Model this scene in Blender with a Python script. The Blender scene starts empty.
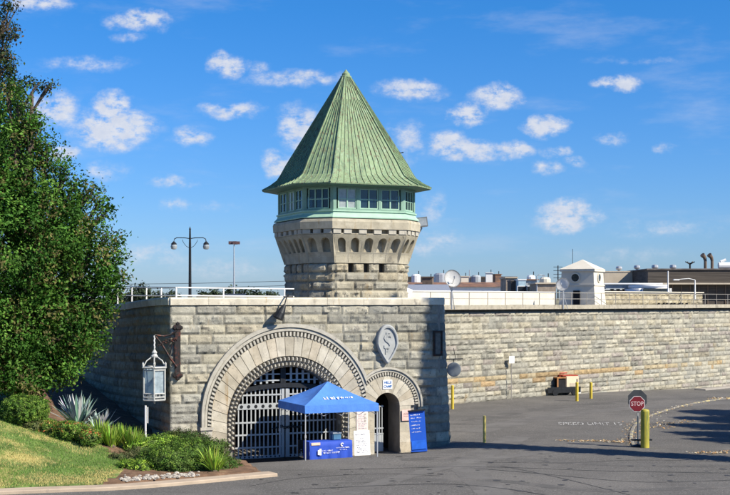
import bpy, bmesh, math, random
import numpy as np
from mathutils import Vector, Matrix, noise
from mathutils.geometry import delaunay_2d_cdt
R = math.radians
scene = bpy.context.scene
COL = scene.collection
random.seed(7); NR = np.random.default_rng(7)

# ------------------------------------------------------------------ camera
F = 1300.0; CZ = 6.8; HY = 302.0          # focal length in photo pixels, eye height, horizon row
cd = bpy.data.cameras.new('camera'); cam = bpy.data.objects.new('camera', cd); COL.objects.link(cam)
cam.location = (0, 0, CZ); cam.rotation_euler = (R(90), 0, 0)
cd.sensor_width = 36; cd.lens = 36*F/730; cd.shift_y = (HY-247.5)/730
cd.clip_end = 6000; cd.clip_start = 0.5
scene.camera = cam

# ------------------------------------------------------------------ sun and sky
SUN_EL = R(39); SUN_AZ = R(28)            # azimuth: degrees in front of pure right
S = Vector((math.cos(SUN_AZ)*math.cos(SUN_EL), -math.sin(SUN_AZ)*math.cos(SUN_EL), math.sin(SUN_EL)))
sd = bpy.data.lights.new('sun', 'SUN'); so = bpy.data.objects.new('sun', sd); COL.objects.link(so)
sd.energy = 5.0; sd.angle = R(0.5)
sd.color = (1.0, 0.925, 0.79)
so.rotation_euler = S.to_track_quat('Z', 'Y').to_euler(); so.location = (60, -20, 60)

w = bpy.data.worlds.new('World'); scene.world = w; w.use_nodes = True
nt = w.node_tree; N = nt.nodes; L = nt.links
for n in list(N): N.remove(n)
def nn(tp, **k):
    n = N.new(tp)
    for a, b in k.items(): setattr(n, a, b)
    return n
def m1(op, a, b=None, c=None, clamp=False):
    n = nn('ShaderNodeMath', operation=op); n.use_clamp = clamp
    for i, v in enumerate((a, b, c)):
        if v is None: continue
        if isinstance(v, (int, float)): n.inputs[i].default_value = v
        else: L.new(v, n.inputs[i])
    return n.outputs[0]
sky = nn('ShaderNodeTexSky', sky_type='NISHITA'); sky.sun_disc = False
sky.sun_elevation = SUN_EL; sky.sun_rotation = R(90)+SUN_AZ
sky.altitude = 100; sky.air_density = 1.0; sky.dust_density = 0.3; sky.ozone_density = 3.0
tc = nn('ShaderNodeTexCoord'); sp = nn('ShaderNodeSeparateXYZ'); L.new(tc.outputs['Generated'], sp.inputs[0])
yy = m1('MAXIMUM', sp.outputs[1], 0.05)
u = m1('DIVIDE', sp.outputs[0], yy); v = m1('DIVIDE', sp.outputs[2], yy)
cb = nn('ShaderNodeCombineXYZ'); L.new(u, cb.inputs[0]); L.new(v, cb.inputs[1])
def noise_tex(vec, scale, det, rough=0.6, stretch=None, off=(0,0,0)):
    mp = nn('ShaderNodeMapping'); L.new(vec, mp.inputs[0]); mp.inputs['Location'].default_value = off
    if stretch: mp.inputs['Scale'].default_value = stretch
    t = nn('ShaderNodeTexNoise'); L.new(mp.outputs[0], t.inputs['Vector'])
    t.inputs['Scale'].default_value = scale; t.inputs['Detail'].default_value = det; t.inputs['Roughness'].default_value = rough
    return t
wn = noise_tex(cb.outputs[0], 42, 5, 0.6)
ws = nn('ShaderNodeVectorMath', operation='SUBTRACT'); L.new(wn.outputs['Color'], ws.inputs[0]); ws.inputs[1].default_value = (.5,.5,.5)
wm = nn('ShaderNodeVectorMath', operation='MULTIPLY'); L.new(ws.outputs[0], wm.inputs[0]); wm.inputs[1].default_value = (.030,.016,0)
wa = nn('ShaderNodeVectorMath', operation='ADD'); L.new(cb.outputs[0], wa.inputs[0]); L.new(wm.outputs[0], wa.inputs[1])
CL = [(112,128,40,20,1.1),(114,106,16,14,1.0),(52,110,30,17,.85),(62,153,20,9,.8),(140,21,32,10,.85),(128,38,16,6,.45),(85,64,48,8,.5),
 (40,2,30,9,.85),(190,137,22,10,.7),(226,65,18,12,.95),(258,70,14,11,.5),(295,79,52,9,.6),(232,111,30,8,.75),(172,182,24,6,.5),
 (175,204,13,8,.5),(106,170,20,11,.5),(301,130,22,24,.9),(278,165,17,12,.85),(411,90,34,10,.85),(496,99,26,12,1.0),(468,115,17,11,.95),
 (468,150,34,10,.9),(445,142,17,12,.9),(515,150,24,8,.85),(545,126,20,10,1.0),(617,82,23,7,.85),(558,151,15,6,.7),(548,168,15,8,.65),
 (578,162,13,6,.6),(566,216,30,15,1.0),(410,139,20,17,.55),(432,208,11,20,.45),(610,138,18,6,.55),(665,148,10,5,.45),(430,243,38,14,.42),
 (150,255,50,14,.4),(225,268,60,12,.38),(660,228,60,12,.33),(620,255,80,10,.25),(400,160,18,10,.4),(640,60,60,5,.25),(215,205,30,6,.3)]
tot = None
for (cx, cy, rx, ry, st) in CL:
    a = nn('ShaderNodeVectorMath', operation='SUBTRACT'); L.new(wa.outputs[0], a.inputs[0]); a.inputs[1].default_value = ((cx-365)/F, (HY-cy)/F, 0)
    b = nn('ShaderNodeVectorMath', operation='MULTIPLY'); L.new(a.outputs[0], b.inputs[0]); b.inputs[1].default_value = (F/rx, F/ry, 0)
    c = nn('ShaderNodeVectorMath', operation='LENGTH'); L.new(b.outputs[0], c.inputs[0])
    d = m1('MULTIPLY', m1('SUBTRACT', 1.38, c.outputs['Value'], clamp=True), st)
    tot = d if tot is None else m1('MAXIMUM', tot, d)
cn = noise_tex(cb.outputs[0], 72, 11, 0.66, (1, 1.6, 1))
dens = m1('MULTIPLY', tot, m1('ADD', m1('MULTIPLY', cn.outputs['Fac'], 3.8), -1.05))
mr = nn('ShaderNodeMapRange', interpolation_type='SMOOTHSTEP'); L.new(dens, mr.inputs[0])
mr.inputs[1].default_value = 0.03; mr.inputs[2].default_value = 0.95
front = m1('GREATER_THAN', sp.outputs[1], 0.06)
# thin cirrus over the whole sky
cs = noise_tex(tc.outputs['Generated'], 9, 6, .6, (1, 1, 4)); cmr = nn('ShaderNodeMapRange', interpolation_type='SMOOTHSTEP')
L.new(cs.outputs['Fac'], cmr.inputs[0]); cmr.inputs[1].default_value = .52; cmr.inputs[2].default_value = .8; cmr.inputs[4].default_value = .22
cf = m1('MAXIMUM', m1('MULTIPLY', m1('MULTIPLY', mr.outputs[0], front), 0.93), cmr.outputs[0])
hs = nn('ShaderNodeHueSaturation'); L.new(sky.outputs[0], hs.inputs['Color']); hs.inputs['Saturation'].default_value = 1.12; hs.inputs['Hue'].default_value = 0.505
tint = nn('ShaderNodeMix', data_type='RGBA', blend_type='MULTIPLY'); tint.inputs['Factor'].default_value = 1
L.new(hs.outputs[0], tint.inputs['A'])
tmr = nn('ShaderNodeMapRange'); L.new(sp.outputs[2], tmr.inputs[0]); tmr.inputs[1].default_value = 0.0; tmr.inputs[2].default_value = 0.22
tcm = nn('ShaderNodeMix', data_type='RGBA'); L.new(tmr.outputs[0], tcm.inputs['Factor']); tcm.inputs['A'].default_value = (0.70, 0.91, 1.50, 1); tcm.inputs['B'].default_value = (0.34, 1.02, 1.60, 1)
L.new(tcm.outputs['Result'], tint.inputs['B'])
cmix = nn('ShaderNodeMix', data_type='RGBA'); L.new(cf, cmix.inputs['Factor']); L.new(tint.outputs['Result'], cmix.inputs['A'])
cn2 = noise_tex(cb.outputs[0], 95, 5, .6)
ccol = nn('ShaderNodeMix', data_type='RGBA'); L.new(cn2.outputs['Fac'], ccol.inputs['Factor'])
ccol.inputs['A'].default_value = (5.6, 6.4, 8.2, 1); ccol.inputs['B'].default_value = (9.6, 9.6, 9.8, 1)
L.new(ccol.outputs['Result'], cmix.inputs['B'])
bg = nn('ShaderNodeBackground'); L.new(cmix.outputs['Result'], bg.inputs[0]); bg.inputs[1].default_value = 0.058
ow = nn('ShaderNodeOutputWorld'); L.new(bg.outputs[0], ow.inputs[0])

scene.view_settings.view_transform = 'Standard'; scene.view_settings.look = 'None'
scene.view_settings.exposure = 0.68; scene.view_settings.gamma = 1.0; scene.view_settings.use_curve_mapping = False
scene.render.film_transparent = False

# ------------------------------------------------------------------ helpers
def X(px, Y): return (px-365)/F*Y
def Z(py, Y): return CZ-(py-HY)/F*Y
def sm(a, b, x):
    t = min(1, max(0, (x-a)/(b-a))); return t*t*(3-2*t)

MATS = {}
def mat(name, col, rough=0.8, var=0.15, scale=3.0, bump=0.0, bscale=20.0, metal=0.0, attr=False, col2=None, stretch=(1,1,1),
        detail=6, trans=None, spec=0.3, patches=None, transl=0.0):
    if name in MATS: return MATS[name]
    m = bpy.data.materials.new(name); m.use_nodes = True; t = m.node_tree; n = t.nodes; l = t.links
    p = n['Principled BSDF']; p.inputs['Roughness'].default_value = rough; p.inputs['Metallic'].default_value = metal
    p.inputs['Specular IOR Level'].default_value = spec
    tcn = n.new('ShaderNodeTexCoord'); mp = n.new('ShaderNodeMapping'); mp.inputs['Scale'].default_value = stretch
    l.new(tcn.outputs['Object'], mp.inputs[0])
    nz = n.new('ShaderNodeTexNoise'); nz.inputs['Scale'].default_value = scale; nz.inputs['Detail'].default_value = detail
    nz.inputs['Roughness'].default_value = .62; l.new(mp.outputs[0], nz.inputs['Vector'])
    cr = n.new('ShaderNodeMix'); cr.data_type = 'RGBA'; c2 = col2 or tuple(c*(1-2*var) for c in col)
    c1 = tuple(min(1, c*(1+var)) for c in col) if not col2 else col
    mrn = n.new('ShaderNodeMapRange'); l.new(nz.outputs['Fac'], mrn.inputs[0]); mrn.inputs[1].default_value = .3; mrn.inputs[2].default_value = .7
    l.new(mrn.outputs[0], cr.inputs['Factor']); cr.inputs['A'].default_value = (*c2, 1); cr.inputs['B'].default_value = (*c1, 1)
    out = cr.outputs['Result']
    if patches:     # (colour, scale, threshold, softness, stretch)
        for (pc, ps, th, so_, st) in patches:
            mp2 = n.new('ShaderNodeMapping'); mp2.inputs['Scale'].default_value = st; l.new(tcn.outputs['Object'], mp2.inputs[0])
            z2 = n.new('ShaderNodeTexNoise'); z2.inputs['Scale'].default_value = ps; z2.inputs['Detail'].default_value = 7; z2.inputs['Roughness'].default_value = .65
            l.new(mp2.outputs[0], z2.inputs['Vector'])
            r2 = n.new('ShaderNodeMapRange'); l.new(z2.outputs['Fac'], r2.inputs[0]); r2.inputs[1].default_value = th; r2.inputs[2].default_value = th+so_
            mx = n.new('ShaderNodeMix'); mx.data_type = 'RGBA'; l.new(r2.outputs[0], mx.inputs['Factor']); l.new(out, mx.inputs['A']); mx.inputs['B'].default_value = (*pc, 1)
            out = mx.outputs['Result']
    if attr:
        at = n.new('ShaderNodeAttribute'); at.attribute_name = 'Tint'
        mx = n.new('ShaderNodeMix'); mx.data_type = 'RGBA'; mx.blend_type = 'MULTIPLY'; mx.inputs['Factor'].default_value = 1
        l.new(out, mx.inputs['A']); l.new(at.outputs['Color'], mx.inputs['B']); out = mx.outputs['Result']
    l.new(out, p.inputs['Base Color'])
    if bump:
        nb = n.new('ShaderNodeTexNoise'); nb.inputs['Scale'].default_value = bscale; nb.inputs['Detail'].default_value = 8; nb.inputs['Roughness'].default_value = .65
        l.new(tcn.outputs['Object'], nb.inputs['Vector'])
        b = n.new('ShaderNodeBump'); b.inputs['Strength'].default_value = bump; b.inputs['Distance'].default_value = .05
        l.new(nb.outputs['Fac'], b.inputs['Height']); l.new(b.outputs[0], p.inputs['Normal'])
    if transl:
        tr = n.new('ShaderNodeBsdfTranslucent'); l.new(out, tr.inputs[0]); ms = n.new('ShaderNodeMixShader'); ms.inputs[0].default_value = transl
        l.new(p.outputs[0], ms.inputs[1]); l.new(tr.outputs[0], ms.inputs[2]); l.new(ms.outputs[0], n['Material Output'].inputs[0])
    if trans is not None:   # thin see-through pane
        tb = n.new('ShaderNodeBsdfTransparent'); tb.inputs[0].default_value = (*trans[1], 1); ms = n.new('ShaderNodeMixShader'); ms.inputs[0].default_value = trans[0]
        l.new(p.outputs[0], ms.inputs[1]); l.new(tb.outputs[0], ms.inputs[2]); l.new(ms.outputs[0], n['Material Output'].inputs[0])
    MATS[name] = m; return m

def mk(name, bm, m, parent=None, smooth=False):
    if isinstance(bm, bmesh.types.BMesh):
        me = bpy.data.meshes.new(name); bm.to_mesh(me); bm.free()
    else: me = bm
    if m: me.materials.append(m)
    if smooth:
        for p in me.polygons: p.use_smooth = True
    o = bpy.data.objects.new(name, me); COL.objects.link(o)
    if parent: o.parent = parent
    return o
def tag(o, label=None, cat=None, group=None, kind=None):
    if label: o['label'] = label
    if cat: o['category'] = cat
    if group: o['group'] = group
    if kind: o['kind'] = kind
    return o
def thing(name, loc, rz, label, cat, group=None):
    o = bpy.data.objects.new(name, None); COL.objects.link(o); o.empty_display_size = .3
    o.location = loc; o.rotation_euler = (0, 0, rz); return tag(o, label, cat, group)
def dup(root, loc, rz=None, label=None, sc=None):
    r = root.copy(); COL.objects.link(r); r.location = loc
    if rz is not None: r.rotation_euler = (0, 0, rz)
    if sc: r.scale = (sc, sc, sc)
    if label: r['label'] = label
    for ch in list(root.children):
        c = ch.copy(); COL.objects.link(c); c.parent = r
        for g in ch.children:
            d = g.copy(); COL.objects.link(d); d.parent = c
    return r
def NB(): return bmesh.new()
def box(bm, x0, x1, y0, y1, z0, z1, M=None):
    vs = [bm.verts.new(p) for p in ((x0,y0,z0),(x1,y0,z0),(x1,y1,z0),(x0,y1,z0),(x0,y0,z1),(x1,y0,z1),(x1,y1,z1),(x0,y1,z1))]
    if M is not None:
        for q in vs: q.co = M @ q.co
    for f in ((3,2,1,0),(4,5,6,7),(0,1,5,4),(1,2,6,5),(2,3,7,6),(3,0,4,7)): bm.faces.new([vs[i] for i in f])
    return vs
def hexa(bm, p):     # 8 points: bottom 4 ccw, top 4 ccw
    vs = [bm.verts.new(q) for q in p]
    for f in ((3,2,1,0),(4,5,6,7),(0,1,5,4),(1,2,6,5),(2,3,7,6),(3,0,4,7)): bm.faces.new([vs[i] for i in f])
def frame_of(d):
    d = d.normalized(); up = Vector((0,0,1)) if abs(d.z) < .95 else Vector((1,0,0))
    a = d.cross(up).normalized(); return a, a.cross(d).normalized()
def tube(bm, pts, r, n=8, cap=True):
    pts = [Vector(p) for p in pts]; rs = r if isinstance(r, (list, tuple)) else [r]*len(pts); rings = []
    for i, p in enumerate(pts):
        d = (pts[min(i+1, len(pts)-1)]-pts[max(i-1, 0)]); a, b = frame_of(d)
        rings.append([bm.verts.new(p+(a*math.cos(2*math.pi*k/n)+b*math.sin(2*math.pi*k/n))*rs[i]) for k in range(n)])
    for i in range(len(rings)-1):
        for k in range(n): bm.faces.new((rings[i][k], rings[i][(k+1)%n], rings[i+1][(k+1)%n], rings[i+1][k]))
    if cap: bm.faces.new(rings[0][::-1]); bm.faces.new(rings[-1])
def lathe(bm, prof, n=16, c=(0,0), ph=0):     # prof: (r, z)
    rings = []
    for (r, z) in prof: rings.append([bm.verts.new((c[0]+r*math.cos(2*math.pi*k/n+ph), c[1]+r*math.sin(2*math.pi*k/n+ph), z)) for k in range(n)])
    for i in range(len(rings)-1):
        for k in range(n): bm.faces.new((rings[i][k], rings[i][(k+1)%n], rings[i+1][(k+1)%n], rings[i+1][k]))
    bm.faces.new(rings[0][::-1]); bm.faces.new(rings[-1])
def blob(bm, c, rad, sub=2, amp=.15, seed=0):
    r = bmesh.ops.create_icosphere(bm, subdivisions=sub, radius=1)
    for q in r['verts']:
        n_ = noise.fractal(q.co*1.7+Vector((seed*3.1, seed, 0)), 1, 2, 3); q.co = Vector(c)+Vector((q.co.x*rad[0], q.co.y*rad[1], q.co.z*rad[2]))*(1+amp*n_)
def set_tint(me, cols):
    a = me.color_attributes.new('Tint', 'FLOAT_COLOR', 'POINT'); arr = np.ones((len(me.vertices), 4), np.float32); arr[:, :3] = cols; a.data.foreach_set('color', arr.ravel())

def block_wall(courses, ulen, mapf, bl=(0.7, 1.7), keep=None, cell=.11, rough=.05, joint=.025, skirt=.0, palette=None, rng=None, explicit=None, u0=0.0, tintf=None):
    """rock-faced ashlar: every block a displaced grid; returns a mesh with per-block Tint"""
    rng = rng or random.Random(3); V = []; T = []; Fc = []
    for ci, (z0, z1) in enumerate(courses):
        if explicit and ci in explicit: spans = explicit[ci]
        else:
            spans = []; a = u0 - rng.uniform(0, bl[0]*.8)
            while a < ulen:
                b = a + rng.uniform(*bl)
                if b > ulen-.35: b = ulen
                spans.append((max(a, u0), b)); a = b
        for (a, b) in spans:
            if b-a < .03: continue
            nu = max(2, int((b-a)/cell)); nz_ = max(3, int((z1-z0)/cell)); base = len(V)
            kind = rng.random(); amp = rough*(.35 if kind < .3 else (1.0 if kind < .8 else 1.6)); off = rng.uniform(0, rough*.7); sd_ = rng.uniform(0, 100)
            tc_ = tintf(a, b, z0, z1, rng) if tintf else rng.choice(palette)
            jt = rng.uniform(.93, 1.06); tc_ = tuple(c*jt for c in tc_)
            for j in range(nz_+1):
                for i in range(nu+1):
                    uu = a+(b-a)*i/nu; zz = z0+(z1-z0)*j/nz_
                    e = min(uu-a, b-uu, zz-z0, z1-zz)
                    k = min(1, e/.045)
                    d = -joint if e < 1e-6 else off*k + amp*k*(noise.fractal(Vector((uu*3.2+sd_, zz*4.6, sd_)), .8, 2.2, 5)*1.1+.35)
                    V.append(mapf(uu, zz, d)); T.append(tc_ if e > 1e-6 else tuple(c*.80 for c in tc_))
            for j in range(nz_):
                for i in range(nu):
                    um = a+(b-a)*(i+.5)/nu; zm = z0+(z1-z0)*(j+.5)/nz_
                    if keep and not keep(um, zm): continue
                    q = base+j*(nu+1)+i; Fc.append((q, q+1, q+nu+2, q+nu+1))
            if skirt:
                loop = [(i, 0) for i in range(nu)]+[(nu, j) for j in range(nz_)]+[(i, nz_) for i in range(nu, 0, -1)]+[(0, j) for j in range(nz_, 0, -1)]
                if keep and not all(keep(a+(b-a)*i/nu, z0+(z1-z0)*j/nz_) for i, j in loop[::3]): continue
                sb = len(V)
                for (i, j) in loop: V.append(mapf(a+(b-a)*i/nu, z0+(z1-z0)*j/nz_, -skirt)); T.append(tuple(c*.62 for c in tc_))
                for q in range(len(loop)):
                    q2 = (q+1) % len(loop); A = base+loop[q][1]*(nu+1)+loop[q][0]; B = base+loop[q2][1]*(nu+1)+loop[q2][0]
                    Fc.append((B, A, sb+q, sb+q2))
    me = bpy.data.meshes.new('blocks'); me.from_pydata([tuple(p) for p in V], [], Fc); me.update()
    set_tint(me, np.array(T, np.float32)); return me

def cdt_panel(outer, holes, step=None):
    """2-D triangulation of a polygon with holes -> (verts, tris)"""
    pts = []; edges = []
    def add(poly):
        b = len(pts); pts.extend(poly); n = len(poly); edges.extend((b+i, b+(i+1) % n) for i in range(n))
    add(outer)
    for h in holes: add(h)
    def inside(p, poly):
        c = False; n = len(poly)
        for i in range(n):
            a, b = poly[i], poly[(i+1) % n]
            if (a[1] > p[1]) != (b[1] > p[1]) and p[0] < (b[0]-a[0])*(p[1]-a[1])/(b[1]-a[1])+a[0]: c = not c
        return c
    if step:
        xs = [p[0] for p in outer]; ys = [p[1] for p in outer]; yv = min(ys)+step*.5
        while yv < max(ys):
            xv = min(xs)+step*.5
            while xv < max(xs):
                p = (xv, yv)
                if inside(p, outer) and not any(inside(p, h) for h in holes): pts.append(p)
                xv += step
            yv += step
    r = delaunay_2d_cdt([Vector(p) for p in pts], edges, [], 0, 1e-5)
    vs = [(q.x, q.y) for q in r[0]]; fs = []
    for f in r[2]:
        c = (sum(vs[i][0] for i in f)/len(f), sum(vs[i][1] for i in f)/len(f))
        if inside(c, outer) and not any(inside(c, h) for h in holes): fs.append(tuple(f))
    return vs, fs

def leaves(centers, normals, size, tints, aspect=.55, fold=.25, align=.35):
    """numpy leaf cards: each a small folded diamond; returns mesh"""
    n = len(centers); rnd = NR.normal(size=(n, 3)); nm = normals*align*2+rnd*.6; nm /= np.linalg.norm(nm, axis=1)[:, None]
    t = np.cross(nm, NR.normal(size=(n, 3))); t /= np.linalg.norm(t, axis=1)[:, None]; b = np.cross(nm, t)
    s = (size*NR.uniform(.6, 1.4, n))[:, None]
    P = np.stack([centers-t*s, centers-b*s*aspect+nm*s*fold, centers+t*s, centers+b*s*aspect+nm*s*fold], 1).reshape(-1, 3)
    fa = np.arange(4*n, dtype=np.int32).reshape(n, 4)
    me = bpy.data.meshes.new('leaf'); me.vertices.add(4*n); me.vertices.foreach_set('co', P.astype(np.float32).ravel())
    me.loops.add(4*n); me.loops.foreach_set('vertex_index', fa.ravel()); me.polygons.add(n)
    me.polygons.foreach_set('loop_start', np.arange(0, 4*n, 4, dtype=np.int32)); me.update(calc_edges=True); me.validate()
    set_tint(me, np.repeat(tints, 4, 0)); return me
def crown(blobs, per_m2, size, cols, clump=.45, fill=.35, hole=.0, align=.35, seed=1, clump_n=26):
    """blobs: (center, (rx,ry,rz)); leaf clumps near the blob surfaces"""
    C = []; Nn = []; T = []; cols = np.array(cols)
    for (c, r) in blobs:
        c = np.array(c); r = np.array(r); area = 4*math.pi*((r[0]*r[1])**1.6/3+(r[0]*r[2])**1.6/3+(r[1]*r[2])**1.6/3)**(1/1.6)
        k = max(3, int(area*per_m2/clump_n)); d = NR.normal(size=(k, 3)); d /= np.linalg.norm(d, axis=1)[:, None]
        rad = np.where(NR.random(k) < fill, NR.uniform(.45, .9, k), NR.uniform(.80, 1.10, k))
        rad *= 1+.10*np.sin(d[:, 0]*5+c[0])*np.cos(d[:, 2]*4+c[2])
        cc = c+d*r*rad[:, None]; keepm = NR.random(k) > hole; cc = cc[keepm]; d = d[keepm]; k = len(cc)
        base = cols[NR.integers(0, len(cols), k)]*NR.uniform(.55, 1.45, k)[:, None]
        pts = np.repeat(cc, clump_n, 0)+NR.normal(size=(k*clump_n, 3))*clump*.5; dd = np.repeat(d, clump_n, 0)
        tt = np.repeat(base, clump_n, 0)*NR.uniform(.75, 1.25, k*clump_n)[:, None]
        C.append(pts); Nn.append(dd+np.array([0, 0, .4])); T.append(tt)
    return leaves(np.concatenate(C), np.concatenate(Nn), size, np.concatenate(T), align=align)

def text_mesh(s, size, extrude=.004, align='CENTER', bold=0.0):
    cu = bpy.data.curves.new('lettering', 'FONT'); cu.body = s; cu.size = size; cu.extrude = extrude; cu.align_x = align; cu.align_y = 'CENTER'; cu.offset = bold; cu.resolution_u = 3
    o = bpy.data.objects.new('lettering', cu); COL.objects.link(o); bpy.context.view_layer.update()
    me = bpy.data.meshes.new_from_object(o.evaluated_get(bpy.context.evaluated_depsgraph_get())); bpy.data.objects.remove(o); bpy.data.curves.remove(cu)
    me.transform(Matrix.Rotation(R(90), 4, 'X')); return me      # now stands in XZ, facing -Y
def squiggle(bm, x0, x1, z, h, y, rng, M=None, dens=.75):        # a line of tiny worn lettering
    x = x0
    while x < x1:
        wv = h*rng.uniform(.35, .8)
        if rng.random() < dens:
            box(bm, x, x+wv*.35, y-.004, y, z, z+h*rng.uniform(.6, 1), M)
            if rng.random() < .6: box(bm, x+wv*.36, x+wv, y-.004, y, z+h*rng.choice((0, .4, .75)), z+h*rng.choice((0, .4, .75))+h*.28, M)
        x += wv+h*.22
# ------------------------------------------------------------------ frames of the place
AL = R(23); E1 = Vector((math.cos(AL), math.sin(AL), 0)); E2 = Vector((-math.sin(AL), math.cos(AL), 0)); A0 = Vector((-8.25, 55, 0))
def G(x, y, z=0): return A0+E1*x+E2*y+Vector((0, 0, z))       # gatehouse coordinates -> world
def gl(p):
    q = Vector((p[0], p[1], 0))-A0; return q.dot(E1), q.dot(E2)
P1 = Vector((5.6, 82.8, 0)); WD = Vector((25.3, 27.2, 0)).normalized(); WN = Vector((WD.y, -WD.x, 0))   # far wall line, its outward normal
def gz(x, y):
    lx, ly = gl((x, y)); d = max(0, -ly)
    dip = -(.36+.26*(1-sm(4,8,lx)))*math.exp(-(d/2.2)**2)*sm(-1, 2, lx)*(1-sm(10.5, 14.5, lx)) if ly < 3 else 0
    s = (Vector((x, y, 0))-P1).dot(WD); far = -.6*sm(8, 40, s)*sm(66, 95, y)
    back = -.9*sm(-14, 40, -s)*0
    return .3+dip+far+back + .025*noise.noise(Vector((x*.15, y*.15, 0)))
STONE = [(1.0,.98,.92),(.88,.87,.83),(1.08,1.05,.97),(.76,.75,.72),(.96,.90,.78),(.84,.84,.82),(1.14,1.10,1.0),(.70,.70,.67),(1.02,.97,.85),(1.06,1.03,.95)]

M_asphalt = mat('asphalt', (.125,.118,.107), .92, .1, .35, .6, 60, patches=[((.155,.145,.13), .12, .48, .12, (1,1,1)), ((.085,.08,.074), 1.1, .58, .14, (.25,1,1)), ((.27,.255,.235), 16, .58, .04, (1,1,1)), ((.06,.056,.052), 13, .58, .04, (1,1,1))])
M_granite = mat('granite', (.405,.39,.335), .92, .16, 2.2, .8, 22, attr=True, patches=[((.27,.255,.225), 1.7, .56, .12, (1,1,.9)), ((.36,.29,.19), .9, .62, .12, (1.4,1.4,.5)), ((.16,.15,.135), 9, .60, .05, (1,1,1)), ((.52,.50,.44), 6, .60, .06, (1,1,1))])
M_core = mat('mortar core', (.24,.22,.19), .95, .15, 4)
M_lime = mat('dressed stone', (.46,.43,.36), .88, .12, 2.2, .45, 30, attr=True, patches=[((.33,.25,.15), 1.4, .60, .1, (2.4,2.4,.25)), ((.24,.225,.20), 2.6, .60, .08, (1,1,.6)), ((.56,.53,.46), 1.2, .52, .15, (1,1,1)), ((.2,.19,.17), 14, .63, .04, (1,1,1))])
M_lime2 = mat('carved stone', (.44,.41,.34), .88, .12, 3, .25, 30, patches=[((.22,.2,.17), 5, .6, .1, (1,1,.6))])
M_dark = mat('dark interior', (.018,.018,.02), .9, .2, 3)
M_iron = mat('dark iron', (.03,.026,.025), .55, .2, 8, .1, 40, metal=.4, patches=[((.10,.035,.025), 5, .52, .1, (1,1,1))])
M_black = mat('black iron', (.02,.022,.025), .5, .2, 8, metal=.3)
M_gate = mat('painted gate steel', (.36,.375,.375), .5, .06, 5, .05, 30, patches=[((.25,.24,.22), 9, .66, .08, (1,1,.3))])
M_white = mat('white paint', (.78,.77,.74), .55, .04, 3, patches=[((.55,.5,.42), 4, .66, .1, (1,1,.3))])
M_galv = mat('galvanised steel', (.45,.46,.47), .45, .08, 6, metal=.5)
M_copper = mat('verdigris copper', (.225,.31,.17), .7, .14, 1.2, .15, 25, stretch=(1,1,.35), spec=.3, patches=[((.13,.20,.12), 1.5, .52, .14, (3,3,.15)), ((.15,.12,.075), 2.4, .54, .08, (5,5,.13)), ((.27,.36,.24), 1.9, .55, .14, (3,3,.18)), ((.09,.10,.07), 5, .64, .06, (2,2,.3))])
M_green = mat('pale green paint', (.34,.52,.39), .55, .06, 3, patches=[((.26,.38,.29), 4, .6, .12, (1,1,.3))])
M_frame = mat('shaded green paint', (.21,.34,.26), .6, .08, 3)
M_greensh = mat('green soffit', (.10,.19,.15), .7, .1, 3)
M_pane = mat('window glass', (.02,.035,.045), .06, .2, 2, spec=.9, trans=(.45, (.75,.88,.95)))
M_yellow = mat('worn yellow paint', (.58,.44,.05), .55, .08, 4, .1, 40, patches=[((.22,.17,.06), 6, .6, .08, (1,1,.4))])

# ------------------------------------------------------------------ ground
def axis(pts):
    out = []
    for (a, b, n) in pts: out += [a+(b-a)*i/n for i in range(n)]
    return out+[pts[-1][1]]
gx = axis([(-3000,-300,4),(-300,-40,6),(-40,50,90),(50,300,8),(300,3000,4)]); gy = axis([(-300,20,8),(20,120,100),(120,400,8),(400,4500,5)])
bm = NB(); g = [[bm.verts.new((a, b, gz(a, b))) for a in gx] for b in gy]
for j in range(len(gy)-1):
    for i in range(len(gx)-1): bm.faces.new((g[j][i], g[j][i+1], g[j+1][i+1], g[j+1][i]))
tag(mk('road', bm, M_asphalt, smooth=True), kind='structure')

# tar seams and tyre lines in the foreground road
M_tar = mat('tar seam', (.045,.044,.043), .8, .15, 3)
def ribbon(name, pts, wd, m, dz=.006, kind='structure', n=40, jit=.0):
    bm = NB(); prev = None; P = [Vector((p[0], p[1], 0)) for p in pts]; rng = random.Random(len(pts)*7+int(P[0].x*10))
    seg = len(P)-1; allp = []
    for s in range(seg):
        p0 = P[max(0, s-1)]; p1 = P[s]; p2 = P[s+1]; p3 = P[min(seg, s+2)]
        for k in range(n//seg+1):
            t = k/(n//seg+1); allp.append(.5*((2*p1)+(p2-p0)*t+(2*p0-5*p1+4*p2-p3)*t*t+(3*p1-p0-3*p2+p3)*t**3))
    allp.append(P[-1])
    for i, p in enumerate(allp):
        d = (allp[min(i+1, len(allp)-1)]-allp[max(0, i-1)]).normalized(); q = Vector((-d.y, d.x, 0)); h = wd/2*(1+rng.uniform(-jit, jit))
        a = p+q*h; b = p-q*h
        cur = (bm.verts.new((a.x, a.y, gz(a.x, a.y)+dz)), bm.verts.new((b.x, b.y, gz(b.x, b.y)+dz)))
        if prev: bm.faces.new((prev[0], prev[1], cur[1], cur[0]))
        prev = cur
    return tag(mk(name, bm, m), kind=kind)
def gp(px, py, z=.3):
    Y = (CZ-z)*F/(py-HY); return (X(px, Y), Y)
for pts, wd in (([(735,473),(600,471),(470,467),(340,470)], .09), ([(735,480),(640,482),(540,474),(470,468)], .07), ([(560,497),(500,488),(430,484),(300,489)], .10), ([(735,462),(640,460),(560,463),(480,462)], .05), ([(440,476),(380,474),(300,478),(250,486)], .06), ([(640,497),(560,478),(500,466)], .05)):
    ribbon('tar_seam', [gp(*p) for p in pts], wd, M_tar, jit=.45, n=60)

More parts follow.
